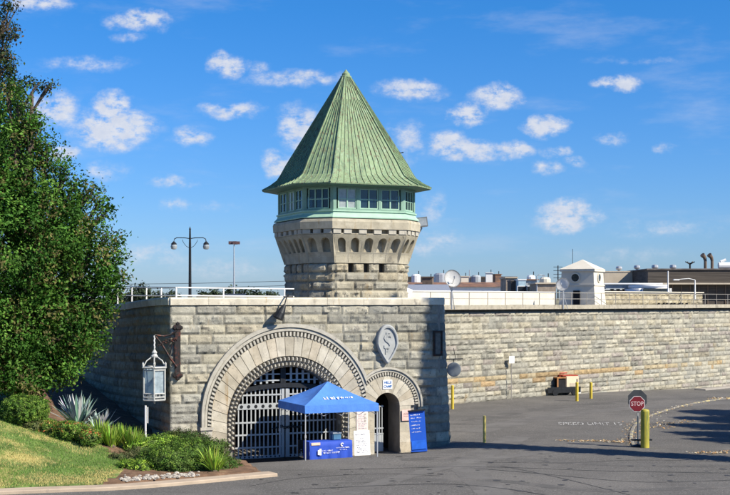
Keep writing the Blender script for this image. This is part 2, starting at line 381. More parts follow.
M_patch = mat('worn asphalt strip', (.105,.10,.092), .9, .15, .6, .5, 50, patches=[((.14,.13,.118), .8, .5, .12, (1,1,1)), ((.24,.225,.2), 15, .6, .04, (1,1,1))]); M_patch2 = mat('pale asphalt strip', (.15,.142,.13), .9, .12, .6, .5, 50, patches=[((.12,.113,.104), .7, .52, .1, (1,1,1)), ((.07,.065,.06), 13, .6, .04, (1,1,1))])
for k, (pts, wd) in enumerate((([(735,466),(600,464),(480,458),(400,459)], .9), ([(500,497),(470,470),(480,455),(520,436)], 1.3), ([(740,486),(600,490),(480,480),(330,482)], .7), ([(470,432),(540,418),(620,409),(735,402)], 1.6), ([(470,421),(540,409),(640,400),(735,394)], 1.2), ([(330,497),(400,478),(470,462),(560,450)], .8))):
    ribbon('road_patch', [gp(*p) for p in pts], wd, (M_patch, M_patch2)[k % 2], dz=.003+.0004*k, jit=.12, n=50)
bm = NB(); rngp = random.Random(4)
for k in range(70):                      # small oil spots and grit stains
    px, py = rngp.uniform(260, 728), rngp.uniform(452, 494); x_, y_ = gp(px, py); r_ = rngp.uniform(.03, .16); z_ = gz(x_, y_)+.009
    bm.faces.new([bm.verts.new((x_+r_*rngp.uniform(.6,1.2)*math.cos(t*math.pi/5), y_+r_*rngp.uniform(.6,1.2)*math.sin(t*math.pi/5), z_)) for t in range(10)])
tag(mk('oil_stains', bm, mat('oil stain', (.06,.057,.053), .6, .2, 5)), kind='structure')

# ------------------------------------------------------------------ gatehouse
gate = thing('gatehouse', tuple(A0), AL, 'long granite prison gatehouse with a big round arch and a small arched door', 'gatehouse')
CT = [7.0-.33-.42*i for i in range(17)]
courses = [(CT[i+1], CT[i]) for i in range(16)]; courses = [c for c in courses if c[1] > -.6]
RC = 1.1; XE = 13.35                                     # rounded right corner
Lf = XE-RC; La = RC*math.pi/2
def fmap(u, z, d):
    if u <= Lf: return Vector((u, -d, z))
    bt = .055*max(0, 6.6-z)
    if u <= Lf+La:
        a = (u-Lf)/RC; k = math.sin(a)**2; rr = RC+d+bt*k
        rr -= d*.55; return Vector((Lf+rr*math.sin(a), RC-rr*math.cos(a), z))
    return Vector((XE+bt+d*.45, RC+(u-Lf-La), z))
AC = dict(cx=5.33, ri=2.47, zi=1.50, ro=4.00, zo=1.86); SC = dict(cx=10.02, ri=.62, zi=2.08, ro=1.75, zo=2.10); CLIP = 8.96
def inarch(x, z, c, m=.18):
    r = c['ro']-m
    return (abs(x-c['cx']) < r and z < c['zo']) or ((x-c['cx'])**2+(z-c['zo'])**2 < r*r)
def keep(u, z): return not (u < CLIP and inarch(u, z, AC) or (u >= 7 and inarch(u, z, SC)))
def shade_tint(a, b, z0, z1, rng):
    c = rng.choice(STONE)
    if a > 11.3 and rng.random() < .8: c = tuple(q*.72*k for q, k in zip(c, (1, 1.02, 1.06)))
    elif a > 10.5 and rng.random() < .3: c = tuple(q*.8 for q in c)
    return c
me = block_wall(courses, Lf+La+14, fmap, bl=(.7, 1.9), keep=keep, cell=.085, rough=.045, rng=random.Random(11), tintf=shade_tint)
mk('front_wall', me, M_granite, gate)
def smap(u, z, d): return Vector((-d, u, z-.35*sm(0, 14, u)))
me = block_wall([(a, b) for a, b in courses], 24, smap, bl=(.7, 1.9), cell=.11, rough=.05, rng=random.Random(12), palette=[tuple(q*k for q, k in zip(c, (.80,.76,.68))) for c in STONE])  # stone tint darkened to paint in the shade on this side
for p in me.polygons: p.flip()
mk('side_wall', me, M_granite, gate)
# coping
def coping(mapf, length, seed, step=1.55, over=.07):
    bm = NB(); rng = random.Random(seed); a = 0
    while a < length:
        b = min(length, a+step*rng.uniform(.8, 1.25)); n = max(1, int((b-a)/.25))
        for k in range(n):
            u0 = a+(b-a)*k/n+(.006 if k == 0 else 0); u1 = a+(b-a)*(k+1)/n-(.006 if k == n-1 else 0)
            prof = [(-.5, 6.67), (over, 6.67), (over+.01, 6.93), (over-.03, 7.0), (-.5, 7.0)]
            q = [[bm.verts.new(mapf(uu, z, d)) for (d, z) in prof] for uu in (u0, u1)]
            for i in range(5): bm.faces.new((q[0][i], q[0][(i+1) % 5], q[1][(i+1) % 5], q[1][i]))
            if k == 0: bm.faces.new(q[0])
            if k == n-1: bm.faces.new(q[1][::-1])
        a = b
    bmesh.ops.recalc_face_normals(bm, faces=bm.faces); me = bpy.data.meshes.new('coping'); bm.to_mesh(me); bm.free()
    T = np.ones((len(me.vertices), 3))*np.array([1.28,1.24,1.16]); set_tint(me, T); return me
mk('coping', coping(fmap, Lf+La+14, 5), M_lime, gate); mk('coping', coping(smap, 24, 6), M_lime, gate)
# core panel behind the stones with the two openings
def arch_pts(c, r, zc, n=28, zb=-.6): return [(c-r, zb)]+[(c-r*math.cos(math.pi*i/n), zc+r*math.sin(math.pi*i/n)) for i in range(n+1)]+[(c+r, zb)]
outer = [(0.02, -.6)]+arch_pts(AC['cx'], AC['ri'], AC['zi'])+arch_pts(SC['cx'], SC['ri'], SC['zi'])+[(Lf+.5, -.6), (Lf+.5, 6.66), (.02, 6.66)]
vs, fs = cdt_panel(outer, [])
me = bpy.data.meshes.new('core'); me.from_pydata([(a, .06, b) for a, b in vs], [], fs); mk('wall_core', me, M_core, gate)
bm = NB(); box(bm, .06, .3, .1, 24, -.6, 6.3); box(bm, 12.0, 12.8, 1.2, 15, -.6, 6.5); box(bm, .35, 12.7, .4, 24, 6.25, 6.5); mk('roof_slab', bm, mat('roof deck', (.33,.32,.3), .9), gate)
# passages behind the openings
def vault(c, r, zc, y0, y1, m, name, zb=-.6):
    bm = NB(); pts = arch_pts(c, r, zc, 28, zb); ys = [y0, (y0+y1)/2, y1]
    rows = [[bm.verts.new((a, y, b)) for (a, b) in pts] for y in ys]
    for j in range(2):
        for i in range(len(pts)-1): bm.faces.new((rows[j][i], rows[j][i+1], rows[j+1][i+1], rows[j+1][i]))
    return mk(name, bm, m, gate)
M_rev = mat('reveal stone', (.30,.26,.21), .9, .12, 2, .3, 30)  # reveal colour darkened to deepen the shade inside the openings
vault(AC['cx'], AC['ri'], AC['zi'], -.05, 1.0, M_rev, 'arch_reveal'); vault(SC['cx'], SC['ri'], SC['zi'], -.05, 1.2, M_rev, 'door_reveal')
bm = NB(); 
for (x0, x1) in ((AC['cx']-2.7, AC['cx']+2.7), (SC['cx']-.9, SC['cx']+.9)):
    z1 = 4.6 if x0 < 5 else 3.2; y0 = 1.0 if x0 < 5 else 1.2
    a = [(x0,y0,-.6),(x0,8,-.6),(x0,8,z1),(x0,y0,z1)]; bm.faces.new([bm.verts.new(p) for p in a]); bm.faces.new([bm.verts.new((x1,)+p[1:]) for p in a])
    bm.faces.new([bm.verts.new(p) for p in ((x0,8,-.6),(x1,8,-.6),(x1,8,z1),(x0,8,z1))]); bm.faces.new([bm.verts.new(p) for p in ((x0,y0,z1),(x1,y0,z1),(x1,8,z1),(x0,8,z1))])
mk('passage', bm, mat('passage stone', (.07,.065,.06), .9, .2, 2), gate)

# arch rings: stations tau in [-t0, pi+t0], fraction f from inner to outer curve
def ring_pt(c, tau, f, y):
    r = c['ri']+(c['ro']-c['ri'])*f; zc = c['zi']+(c['zo']-c['zi'])*f; H = (c['ri']+c['ro'])/2
    if tau < 0: return Vector((c['cx']-r, y, zc+tau*H))
    if tau > math.pi: return Vector((c['cx']+r, y, zc-(tau-math.pi)*H))
    return Vector((c['cx']-r*math.cos(tau), y, zc+r*math.sin(tau)))
def rbox(bm, c, t0, t1, f0, f1, y0, y1, sub=1):
    for k in range(sub):
        a = t0+(t1-t0)*k/sub; b = t0+(t1-t0)*(k+1)/sub
        hexa(bm, [ring_pt(c, a, f0, y1), ring_pt(c, b, f0, y1), ring_pt(c, b, f0, y0), ring_pt(c, a, f0, y0), ring_pt(c, a, f1, y1), ring_pt(c, b, f1, y1), ring_pt(c, b, f1, y0), ring_pt(c, a, f1, y0)])
def finish(bm, side):
    no = (1, 0, 0); ge = bm.verts[:]+bm.edges[:]+bm.faces[:]
    bmesh.ops.bisect_plane(bm, geom=ge, plane_co=(CLIP, 0, 0), plane_no=no, clear_outer=(side < 0), clear_inner=(side > 0))
    bmesh.ops.recalc_face_normals(bm, faces=bm.faces); return bm
def tinted(bm, seed):
    """one tint for each loose block"""
    me = bpy.data.meshes.new('v'); bm.verts.index_update(); rng = random.Random(seed); T = [None]*len(bm.verts); bm.verts.ensure_lookup_table()
    for v0 in bm.verts:
        if T[v0.index]: continue
        c = rng.choice([(1.08,1.04,.98),(1,.97,.9),(.9,.85,.76),(1.02,.99,.93),(.97,.9,.8),(1.1,1.07,1.0),(.86,.82,.75)]); st = [v0]; T[v0.index] = c
        while st:
            q = st.pop()
            for e in q.link_edges:
                o_ = e.other_vert(q)
                if T[o_.index] is None: T[o_.index] = c; st.append(o_)
    bm.to_mesh(me); bm.free(); set_tint(me, np.array(T, np.float32)); return me
def blk(bm, c, t0, t1, f0, f1, y0, y1, sub):    # one voussoir with joints, as a single connected prism
    ts = [t0+(t1-t0)*k/sub for k in range(sub+1)]; rows = []
    for t in ts: rows.append([bm.verts.new(ring_pt(c, t, f, y)) for f, y in ((f0, y0), (f1, y0), (f1, y1), (f0, y1))])
    for i in range(sub):
        for k in range(4): bm.faces.new((rows[i][k], rows[i][(k+1) % 4], rows[i+1][(k+1) % 4], rows[i+1][k]))
    bm.faces.new(rows[0]); bm.faces.new(rows[-1][::-1])
big = thing('x', (0,0,0), 0, None, None); bpy.data.objects.remove(big)
# big arch
nv = 25; g_ = .0035; bm = NB()
for i in range(nv): blk(bm, AC, math.pi*i/nv+g_, math.pi*(i+1)/nv-g_, .25, .70, -.09, .3, 3)
for sgn in (0, 1):
    for k in range(4):
        H = (AC['ri']+AC['ro'])/2; dt = .45/H; a, b = -(k+1)*dt+g_*.6, -k*dt-g_*.6
        if sgn: a, b = math.pi+k*dt+g_*.6, math.pi+(k+1)*dt-g_*.6
        blk(bm, AC, a, b, .25, .70 if k < 1 else 1.0, -.09, .3, 1)
bmm = finish(bm, -1); arch = mk('arch_surround', tinted(bmm, 3), M_lime, gate)
T0 = -.13
bm = NB(); rbox(bm, AC, T0, math.pi-T0, .701, .83, .05, .25, 60); mk('frieze', finish(bm, -1), M_lime2, arch)
bm = NB(); nd = 72
for i in range(nd):
    a = T0+(math.pi-2*T0)*(i+.0)/nd; b = a+(math.pi-2*T0)/nd*.50; rbox(bm, AC, a, b, .712, .81, -.13, .06)
mk('dentil_row', finish(bm, -1), M_lime2, arch)
bm = NB(); rbox(bm, AC, T0, math.pi-T0, .83, .89, -.13, .2, 60); rbox(bm, AC, T0, math.pi-T0, .915, 1.0, -.19, .2, 60); rbox(bm, AC, T0, math.pi-T0, .89, .915, -.10, .2, 60)
mk('hood_moulding', finish(bm, -1), M_lime2, arch)
bm = NB(); rbox(bm, AC, -.45, math.pi+.45, 0.0, .249, .07, .35, 60); mk('tooth_backing', finish(bm, -1), M_lime2, arch)
bm = NB(); tt0 = -.34; nt_ = 56
for row, (f0, f1, yf) in enumerate(((.015, .115, -.03), (.125, .235, -.10))):
    for i in range(nt_):
        a = tt0+(math.pi-2*tt0)*(i+row*.5)/nt_; w_ = (math.pi-2*tt0)/nt_; b = a+w_*.56; m_ = (a+b)/2; fm = (f0+f1)/2
        base = [ring_pt(AC, a, f0, .08), ring_pt(AC, b, f0, .08), ring_pt(AC, b, f1, .08), ring_pt(AC, a, f1, .08)]
        q = .55; top = [ring_pt(AC, m_+(t-m_)*q, fm+(f-fm)*q, yf-.07) for t, f in ((a, f0), (b, f0), (b, f1), (a, f1))]
        vv = [bm.verts.new(p) for p in base+top]
        for f in ((4,5,6,7),(0,1,5,4),(1,2,6,5),(2,3,7,6),(3,0,4,7)): bm.faces.new([vv[k] for k in f])
bmesh.ops.recalc_face_normals(bm, faces=bm.faces); mk('tooth_moulding', bm, M_lime2, arch)
bm = NB(); box(bm, 1.28, 1.86, -.2, .1, 1.33, 1.45); box(bm, 1.32, 1.80, -.14, .1, 1.02, 1.328); mk('impost', bm, M_lime2, arch)
# pier between the two openings and jamb ashlar, both in smooth stone
for js, (xa, xb, n0, n1) in enumerate(((8.1, 9.39, -.6, 2.1), (10.65, 11.62, -.6, 2.1), (1.40, 2.4, -.6, .9))):
    bm = NB()
    for i, (z0, z1) in enumerate(((-.6,.42),(.424,.92),(.924,1.46),(1.464,2.1))):
        if z1 > n1+.1: continue
        box(bm, (CLIP+.004 if i >= 2 and js == 0 else xa), (11.2 if i == 3 and js == 1 else xb), -.085+.004*i-(.015 if js == 2 else 0), .3, z0, z1)
    mk('jamb', tinted(bm, 9+js), M_lime, gate)
# small arch
bm = NB(); ns = 11
for i in range(ns): blk(bm, SC, math.pi*i/ns+.006, math.pi*(i+1)/ns-.006, 0.0, .66, -.085, .3, 3)
sarch = mk('door_surround', tinted(finish(bm, 1), 5), M_lime, gate)
bm = NB(); rbox(bm, SC, -.06, math.pi+.06, .661, .82, .05, .25, 36); mk('frieze', finish(bm, 1), M_lime2, sarch)
bm = NB()
for i in range(36):
    a = math.pi*i/36; rbox(bm, SC, a, a+math.pi/36*.5, .68, .80, -.13, .06)
mk('dentil_row', finish(bm, 1), M_lime2, sarch)
bm = NB(); rbox(bm, SC, -.06, math.pi+.06, .82, .88, -.12, .2, 36); rbox(bm, SC, -.06, math.pi+.06, .92, 1.0, -.18, .2, 36); rbox(bm, SC, -.06, math.pi+.06, .88, .92, -.10, .2, 36)
mk('hood_moulding', finish(bm, 1), M_lime2, sarch)

# big gate: two leaves of flat bars, transom, lunette
gt = bpy.data.objects.new('gate', None); COL.objects.link(gt); gt.parent = gate
cx, ri, zi = AC['cx'], AC['ri'], AC['zi']; GY = .55
def htop(x, r=ri-.02): return zi+math.sqrt(max(0, r*r-(x-cx)**2))
for side in (-1, 1):
    bm = NB(); n = 12
    for k in range(n):
        xx = cx+side*(.10+(ri-.14)*(k+.5)/n); zt = min(htop(xx)-.02, 2.98); box(bm, xx-.028, xx+.028, GY-.02, GY+.02, -.05, zt)
    lf = mk('gate_leaf', bm, M_gate, gt)
    bm = NB(); xo = cx+side*(ri-.02); xi = cx+side*.03
    for zc_, h in ((-.0, .12), (.42, .07), (.98, .07), (1.52, .07), (2.22, .26), (2.72, .07)):
        xe = cx+side*(math.sqrt(max(0, (ri-.02)**2-max(0, zc_+h/2-zi)**2))); a, b = sorted((xe, xi)); box(bm, a, b, GY-.035, GY-.022, zc_-h/2, zc_+h/2)
    a, b = sorted((cx+side*.03, cx+side*.16)); box(bm, a, b, GY-.05, GY-.036, -.05, 2.98)
    mk('rail', bm, M_gate, lf)
    for k in range(6):
        bm = NB(); xx = cx+side*(.36+.33*k); tube(bm, [(xx, GY-.045, 2.22), (xx, GY-.034, 2.22)], .075, 14); mk('ring_hole', bm, M_black, lf)
    for k in range(10):
        bm = NB(); xx = cx+side*(.26+.2*k); tube(bm, [(xx, GY-.042, 0.0), (xx, GY-.034, 0.0)], .04, 8); mk('rivet', bm, M_black, lf)
bm = NB(); n = 24
for k in range(n):                                       # shallow dark arched transom
    x0 = cx-ri+.15+(2*ri-.3)*k/n; x1 = cx-ri+.15+(2*ri-.3)*(k+1)/n
    za = 2.78+.34*math.cos((x0-cx)/ri*1.35); zb_ = 2.78+.34*math.cos((x1-cx)/ri*1.35)
    hexa(bm, [(x0,GY-.10,za-.10),(x1,GY-.10,zb_-.10),(x1,GY+.06,zb_-.10),(x0,GY+.06,za-.10),(x0,GY-.10,za+.10),(x1,GY-.10,zb_+.10),(x1,GY+.06,zb_+.10),(x0,GY+.06,za+.10)])
box(bm, cx-.22, cx+.02, GY-.09, GY+.05, 3.2, htop(cx)-.02); mk('transom', bm, M_black, gt)
bm = NB()
for k in range(15):
    xx = cx-1.95+.28*k; zt = htop(xx)-.03; zb_ = 2.95+.3*math.cos((xx-cx)/ri*1.35)
    if zt > zb_ and abs(xx-cx+.1) > .2: box(bm, xx-.05, xx+.05, GY-.02, GY+.02, zb_, zt)
for z_ in (3.35, 3.62):
    hw = math.sqrt(max(0, (ri-.05)**2-(z_-zi)**2)); box(bm, cx-hw, cx+hw, GY-.035, GY-.021, z_-.03, z_+.03)
mk('lunette', bm, M_gate, gt)
# scroll ornament on the gate
bm = NB()
for k in range(7):
    xx = 5.0+.16*k; tube(bm, [(xx+.07*math.cos(t), GY-.08, 1.28+.05*math.sin(t)+.04*math.sin(k*2)) for t in [i*.9 for i in range(8)]], .018, 5)
tube(bm, [(4.7, GY-.08, 1.22), (5.3, GY-.08, 1.3), (5.8, GY-.08, 1.25), (6.2, GY-.08, 1.36)], .022, 5); mk('ornament', bm, M_black, gt)
# small iron door, half open in the dark passage
bm = NB()
for k in range(5): box(bm, 9.46+.13*k, 9.50+.13*k, .45, .48, 0, 2.1)
for z_ in (.15, .8, 1.05, 2.05): box(bm, 9.44, 10.06, .44, .50, z_-.03, z_+.03)
box(bm, 9.44, 10.06, .46, .49, .0, .78); mk('iron_door', bm, M_gate, gate)
# dark framed slot on the rounded corner
bm = NB(); Ms = Matrix.Translation(fmap(Lf+.32, 4.9, .24))@Matrix.Rotation(.29, 4, 'Z')
for b_ in ((-.26,-.19,-.02,.05,-.58,.58),(.19,.26,-.02,.05,-.58,.58),(-.189,.189,-.02,.05,.5,.58),(-.189,.189,-.02,.05,-.58,-.5)): box(bm, *b_, M=Ms)
slot = mk('slot_frame', bm, M_iron, gate)
bm = NB(); box(bm, -.188, .188, .02, .06, -.49, .49, M=Ms); mk('slot_panel', bm, mat('weathered slot', (.13,.125,.11), .9, .2, 6), slot)

# carved shield: inverted drop
sh = []
for i in range(40):
    t = 2*math.pi*i/40; z_ = math.cos(t); x_ = math.sin(t); wd_ = .52*(1-.42*max(0, -z_)**1.0-.25*max(0, -z_)**2); sh.append((x_*wd_, z_*.86+(.0 if z_ > 0 else -.05*abs(z_))))
def shield_ring(bm, s0, s1, y0, y1):
    a = [bm.verts.new((p[0]*s0, y0, p[1]*s0)) for p in sh]; b = [bm.verts.new((p[0]*s1, y1, p[1]*s1)) for p in sh]
    for i in range(40): bm.faces.new((a[i], a[(i+1) % 40], b[(i+1) % 40], b[i]))
    return a, b
sroot = mk('shield', NB(), None, gate); bm = NB()
shield_ring(bm, 1.02, 1, .05, -.22); shield_ring(bm, 1, .93, -.22, -.25); shield_ring(bm, .93, .84, -.25, -.24); _, b = shield_ring(bm, .84, .80, -.24, -.17); c_ = bm.verts.new((0, -.16, 0))
for i in range(40): bm.faces.new((b[i], b[(i+1) % 40], c_))
bmesh.ops.recalc_face_normals(bm, faces=bm.faces); bm.to_mesh(sroot.data); bm.free()
M_shield = mat('shield stone', (.36,.37,.36), .85, .1, 3, .2, 30, patches=[((.28,.28,.27), 3, .62, .1, (1,1,.5))]); sroot.data.materials.append(M_shield)
sroot.location = (10.0, 0, 4.92)
for ch, x_, z_, s_ in (('S', 0, .05, .95), ('F', .02, .3, .55), ('P', -.03, -.35, .42)):
    tm = text_mesh(ch, s_, .03); o = mk('monogram_letter', tm, M_shield, sroot); o.location = (x_, -.17, z_)
# small white sign over the small arch
bm = NB(); box(bm, 9.80, 10.26, -.115, -.088, 2.86, 3.28)
sg = mk('door_sign', bm, M_white, gate)
M_blue_ink = mat('blue lettering', (.05,.16,.42), .6)
for s_, z_ in (('HILLS', 3.16), ('CAMP', 2.98)):
    o = mk('lettering', text_mesh(s_, .15, .004, bold=.004), M_blue_ink, sg); o.location = (10.03, -.121, z_)

# parapet rail along the gatehouse roof
bm = NB(); rail_t = [(0, 7.40), (6, 7.48), (14, 7.62), (24, 7.75)]
rl = thing('roof_railing', tuple(G(.45, .5, 6.5)), AL, 'thin white pipe railing along the edge of the gatehouse roof', 'railing')
for (z_) in (0, 1):
    tube(bm, [(-.05, y, [.92, 1.0, 1.12, 1.2][i]-(.34+.06*i)*z_) for i, y in enumerate((0, 6, 13, 23))], .03, 6)
    tube(bm, [(0, 0, .92-.34*z_), (5.3, 0, .88-.34*z_)], .03, 6)
mk('rail', bm, M_white, rl)
for i, (x_, y_) in enumerate([(0,0),(0,2.6),(0,5.4),(0,8.4),(0,11.6),(0,15.2),(0,19),(2.1,0),(4.9,0)]):
    bm = NB(); tube(bm, [(x_-.05, y_, 0), (x_-.05, y_, .92+.013*y_)], .035, 6); mk('post', bm, M_white, rl)
bm = NB(); box(bm, -.35, .35, -.3, .3, 0, .62); box(bm, -.42, .42, -.36, .36, .62, .7); rv = mk('roof_vent', bm, mat('pale vent', (.42,.40,.36), .8), None); rv.location = G(4.9, 6.5, 6.5); rv.rotation_euler = (0,0,AL)
tag(rv, 'low boxy vent on the gatehouse roof left of the tower', 'vent')

# ------------------------------------------------------------------ guard tower
TZ = 6.5; TR = thing('guard_tower', tuple(G(9.87, 4.5, TZ)), AL, 'octagonal granite guard tower with green windows under a pointed copper roof', 'guard tower')
H0, C0 = 2.56, .96
def octp(h, z):
    c = C0*h/H0; k = h-c; return [Vector(p) for p in ((-k,-h,z),(k,-h,z),(h,-k,z),(h,k,z),(k,h,z),(-k,h,z),(-h,k,z),(-h,-k,z))]
def face(i, h, z): o = octp(h, z); return o[i], o[(i+1) % 8]
def nrm(i): a, b = face(i, 1, 0); d = (b-a).normalized(); return Vector((d.y, -d.x, 0))
bc = [(2.1-.42*i-.42, 2.1-.42*i) for i in range(5)]       # courses, local z
for i in (0, 1, 2, 3, 4, 5, 6, 7):
    a, b = face(i, H0, 0); ln = (b-a).length; n = nrm(i); d_ = (b-a)/ln
    ex = None
    if i in (0, 6): m_ = ln/2; ex = {0: [(0, m_-.78-.14), (m_-.78+.14, m_-.14), (m_+.14, m_+.78-.14), (m_+.78+.14, ln)]}
    me = block_wall(bc, ln, lambda u_, z, d, a=a, d_=d_, n=n: a+d_*u_+n*d+Vector((0,0,z)), bl=(.8, 1.7), cell=.09, rough=.075, joint=.03, skirt=.3, palette=[tuple(q*k_ for q, k_ in zip(c_, (.98,.95,.90))) for c_ in STONE], rng=random.Random(40+i), explicit=ex)
    mk('stone_face', me, M_granite, TR)
bm = NB(); o_ = octp(H0-.28, 0); q = [[bm.verts.new(p+Vector((0,0,z))) for p in o_] for z in (-.3, 3.0)]
for i in range(8): bm.faces.new((q[0][i], q[0][(i+1) % 8], q[1][(i+1) % 8], q[1][i]))
mk('wall_core', bm, mat('tower core', (.06,.055,.05), .9), TR)
# plain dressed band under the niches, flared corbel table with arched niches
def hz(z):      # half-size against height: straight, then swelling
    return H0+.03+.42*sm(2.3, 3.62, z)**1.1*1.0
ZN0, ZN1 = 2.11, 3.42
for i in range(8):
    a0, b0 = face(i, H0, 0); ln = (b0-a0).length; nn_ = 5 if i % 2 == 0 else 2; pitch = ln/(nn_+.15)
    holes = []; cs = [(ln/2+(k-(nn_-1)/2)*pitch) for k in range(nn_)]; r_ = pitch*.30
    for c in cs: holes.append([(c-r_, 2.62), (c+r_, 2.62)]+[(c+r_*math.cos(t), 3.08+r_*math.sin(t)) for t in [math.pi*j/8 for j in range(9)]])
    vs, fs = cdt_panel([(0, ZN0), (ln, ZN0), (ln, ZN1), (0, ZN1)], holes, .11)
    def mp_(u_, z, back=0, i=i, ln=ln):
        h = (hz(z) if not back else H0-.04); a, b = face(i, h, z); return a+(b-a)*(u_/ln)
    V = [mp_(*p) for p in vs]; Fc = list(fs)
    for hl in holes:
        b_ = len(V); V += [mp_(*p) for p in hl]; V += [mp_(*p, 1) for p in hl]; m_ = len(hl)
        for k in range(m_): Fc.append((b_+k, b_+(k+1) % m_, b_+m_+(k+1) % m_, b_+m_+k))
        Fc.append(tuple(b_+m_+k for k in range(m_)))
    me = bpy.data.meshes.new('corbel'); me.from_pydata([tuple(p) for p in V], [], Fc); me.update()
    set_tint(me, np.array([(.82,.79,.70)]*len(V))); mk('corbel_table', me, M_lime, TR)
    bmj = NB(); nj = 2 if i % 2 else 5; js_ = [ln*(q+.5)/nj+(.0) for q in range(nj)]
    ctab = TR.children[-1]
    for q in range(nj+1 if nj > 2 else 2):
        uj = min(max(cs[0]-pitch/2+q*pitch, .03), ln-.03)
        for (za, zb_) in ((2.13,2.55),(2.6,3.05),(3.05,3.40)):
            if za == 2.6 and q % 2: continue
            p_ = [mp_(uj-.006, za), mp_(uj+.006, za), mp_(uj+.006, zb_), mp_(uj-.006, zb_)]; nv_ = nrm(i)*.004; bmj.faces.new([bmj.verts.new(x+nv_) for x in p_])
    for zj in (2.57,):
        p_ = [mp_(0, zj-.007), mp_(ln, zj-.007), mp_(ln, zj+.007), mp_(0, zj+.007)]; bmj.faces.new([bmj.verts.new(x+nrm(i)*.004) for x in p_])
    mk('mortar_joint', bmj, M_core, ctab)
    # dentil blocks under the ledge
    bm = NB(); n = nrm(i); hh = 3.0; a, b = face(i, hh, 0); l2 = (b-a).length; d_ = (b-a)/l2; m = 5 if i % 2 == 0 else 2
    Mx = Matrix((( d_.x, -n.x, 0, a.x), (d_.y, -n.y, 0, a.y), (0, 0, 1, 0), (0, 0, 0, 1)))
    for k in range(m+1):
        uc = l2*(k+.0)/m if m > 2 else l2*(k+.5)/(m+1); uc = min(max(uc, .22), l2-.22); box(bm, uc-.19, uc+.19, -.02, .3, 3.46, 3.66, M=Mx)
    mk('dentil_row', bm, M_lime2, TR)
def oct_band(bm, prof, cap=False):
    rows = [[bm.verts.new(p) for p in octp(h, z)] for (h, z) in prof]
    for j in range(len(prof)-1):
        for i in range(8): bm.faces.new((rows[j][i], rows[j][(i+1) % 8], rows[j+1][(i+1) % 8], rows[j+1][i]))
    if cap: bm.faces.new(rows[0][::-1]); bm.faces.new(rows[-1])
bm = NB(); oct_band(bm, [(2.55,3.42),(2.99,3.43),(2.99,3.47),(2.74,3.47),(2.74,3.67),(3.06,3.67),(3.08,4.0),(3.04,4.12),(2.9,4.16),(2.7,4.16)])
me = bpy.data.meshes.new('ledge'); bm.to_mesh(me); bm.free(); set_tint(me, np.ones((len(me.vertices), 3))*np.array([.92,.88,.78])); mk('stone_ledge', me, M_lime, TR)
bm = NB(); oct_band(bm, [(3.02,4.17),(3.03,4.21),(2.90,4.36),(2.88,4.46),(2.93,4.47),(2.93,4.53),(2.7,4.53)]); mk('sill_flashing', bm, M_green, TR)
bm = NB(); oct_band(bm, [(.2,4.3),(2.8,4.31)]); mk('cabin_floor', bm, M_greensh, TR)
WZ0, WZ1 = 4.53, 5.72
CW = 2.86; refl_panes = {(0, .2), (2, .2), (6, 1.2)}; M_pane_refl = mat('pane with painted reflection', (.30,.34,.33), .25, .15, 5, spec=.8)  # a few panes coloured pale to paint in bright reflections
for i in range(8):
    n = nrm(i); a, b = face(i, CW, 0); l2 = (b-a).length; d_ = (b-a)/l2; Mx = Matrix(((d_.x, -n.x, 0, a.x), (d_.y, -n.y, 0, a.y), (0, 0, 1, 0), (0, 0, 0, 1)))
    nb_ = 3 if i % 2 == 0 else 1; bays = [(.16+(l2-.32)*k/nb_, .16+(l2-.32)*(k+1)/nb_) for k in range(nb_)]
    bm = NB(); box(bm, 0, .16, .0, .14, WZ0, WZ1, M=Mx); box(bm, l2-.16, l2, .0, .14, WZ0, WZ1, M=Mx); box(bm, .161, l2-.161, .01, .12, WZ1-.16, WZ1, M=Mx); box(bm, .161, l2-.161, -.01, .12, WZ0, WZ0+.07, M=Mx)
    for k in range(1, nb_): box(bm, bays[k][0]-.07, bays[k][0]+.07, -.004, .13, WZ0+.071, WZ1-.161, M=Mx)
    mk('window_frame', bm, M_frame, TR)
    for (u0, u1) in bays:
        bm = NB(); s0, s1 = u0+.08, u1-.08
        for (p0, p1, q0, q1) in ((s0, s0+.045, WZ0+.08, WZ1-.17), (s1-.045, s1, WZ0+.08, WZ1-.17), (s0+.046, s1-.046, WZ1-.215, WZ1-.171), (s0+.046, s1-.046, WZ0+.08, WZ0+.13)): box(bm, p0, p1, .03, .07, q0, q1, M=Mx)
        nm = 2 if nb_ == 3 else 3
        for k in range(1, nm): uc = s0+(s1-s0)*k/nm; box(bm, uc-.028, uc+.028, .025, .065, WZ0+.131, WZ1-.216, M=Mx)
        zc_ = WZ0+.52; box(bm, s0+.047, s1-.047, .035, .06, zc_-.02, zc_+.02, M=Mx)
        wdw = mk('window', bm, M_green, TR)
        bm = NB(); box(bm, s0+.02, s1-.02, .072, .078, WZ0+.1, WZ1-.19, M=Mx); mk('pane', bm, M_pane_refl if (i, round(u0, 1)) in refl_panes else M_pane, wdw)
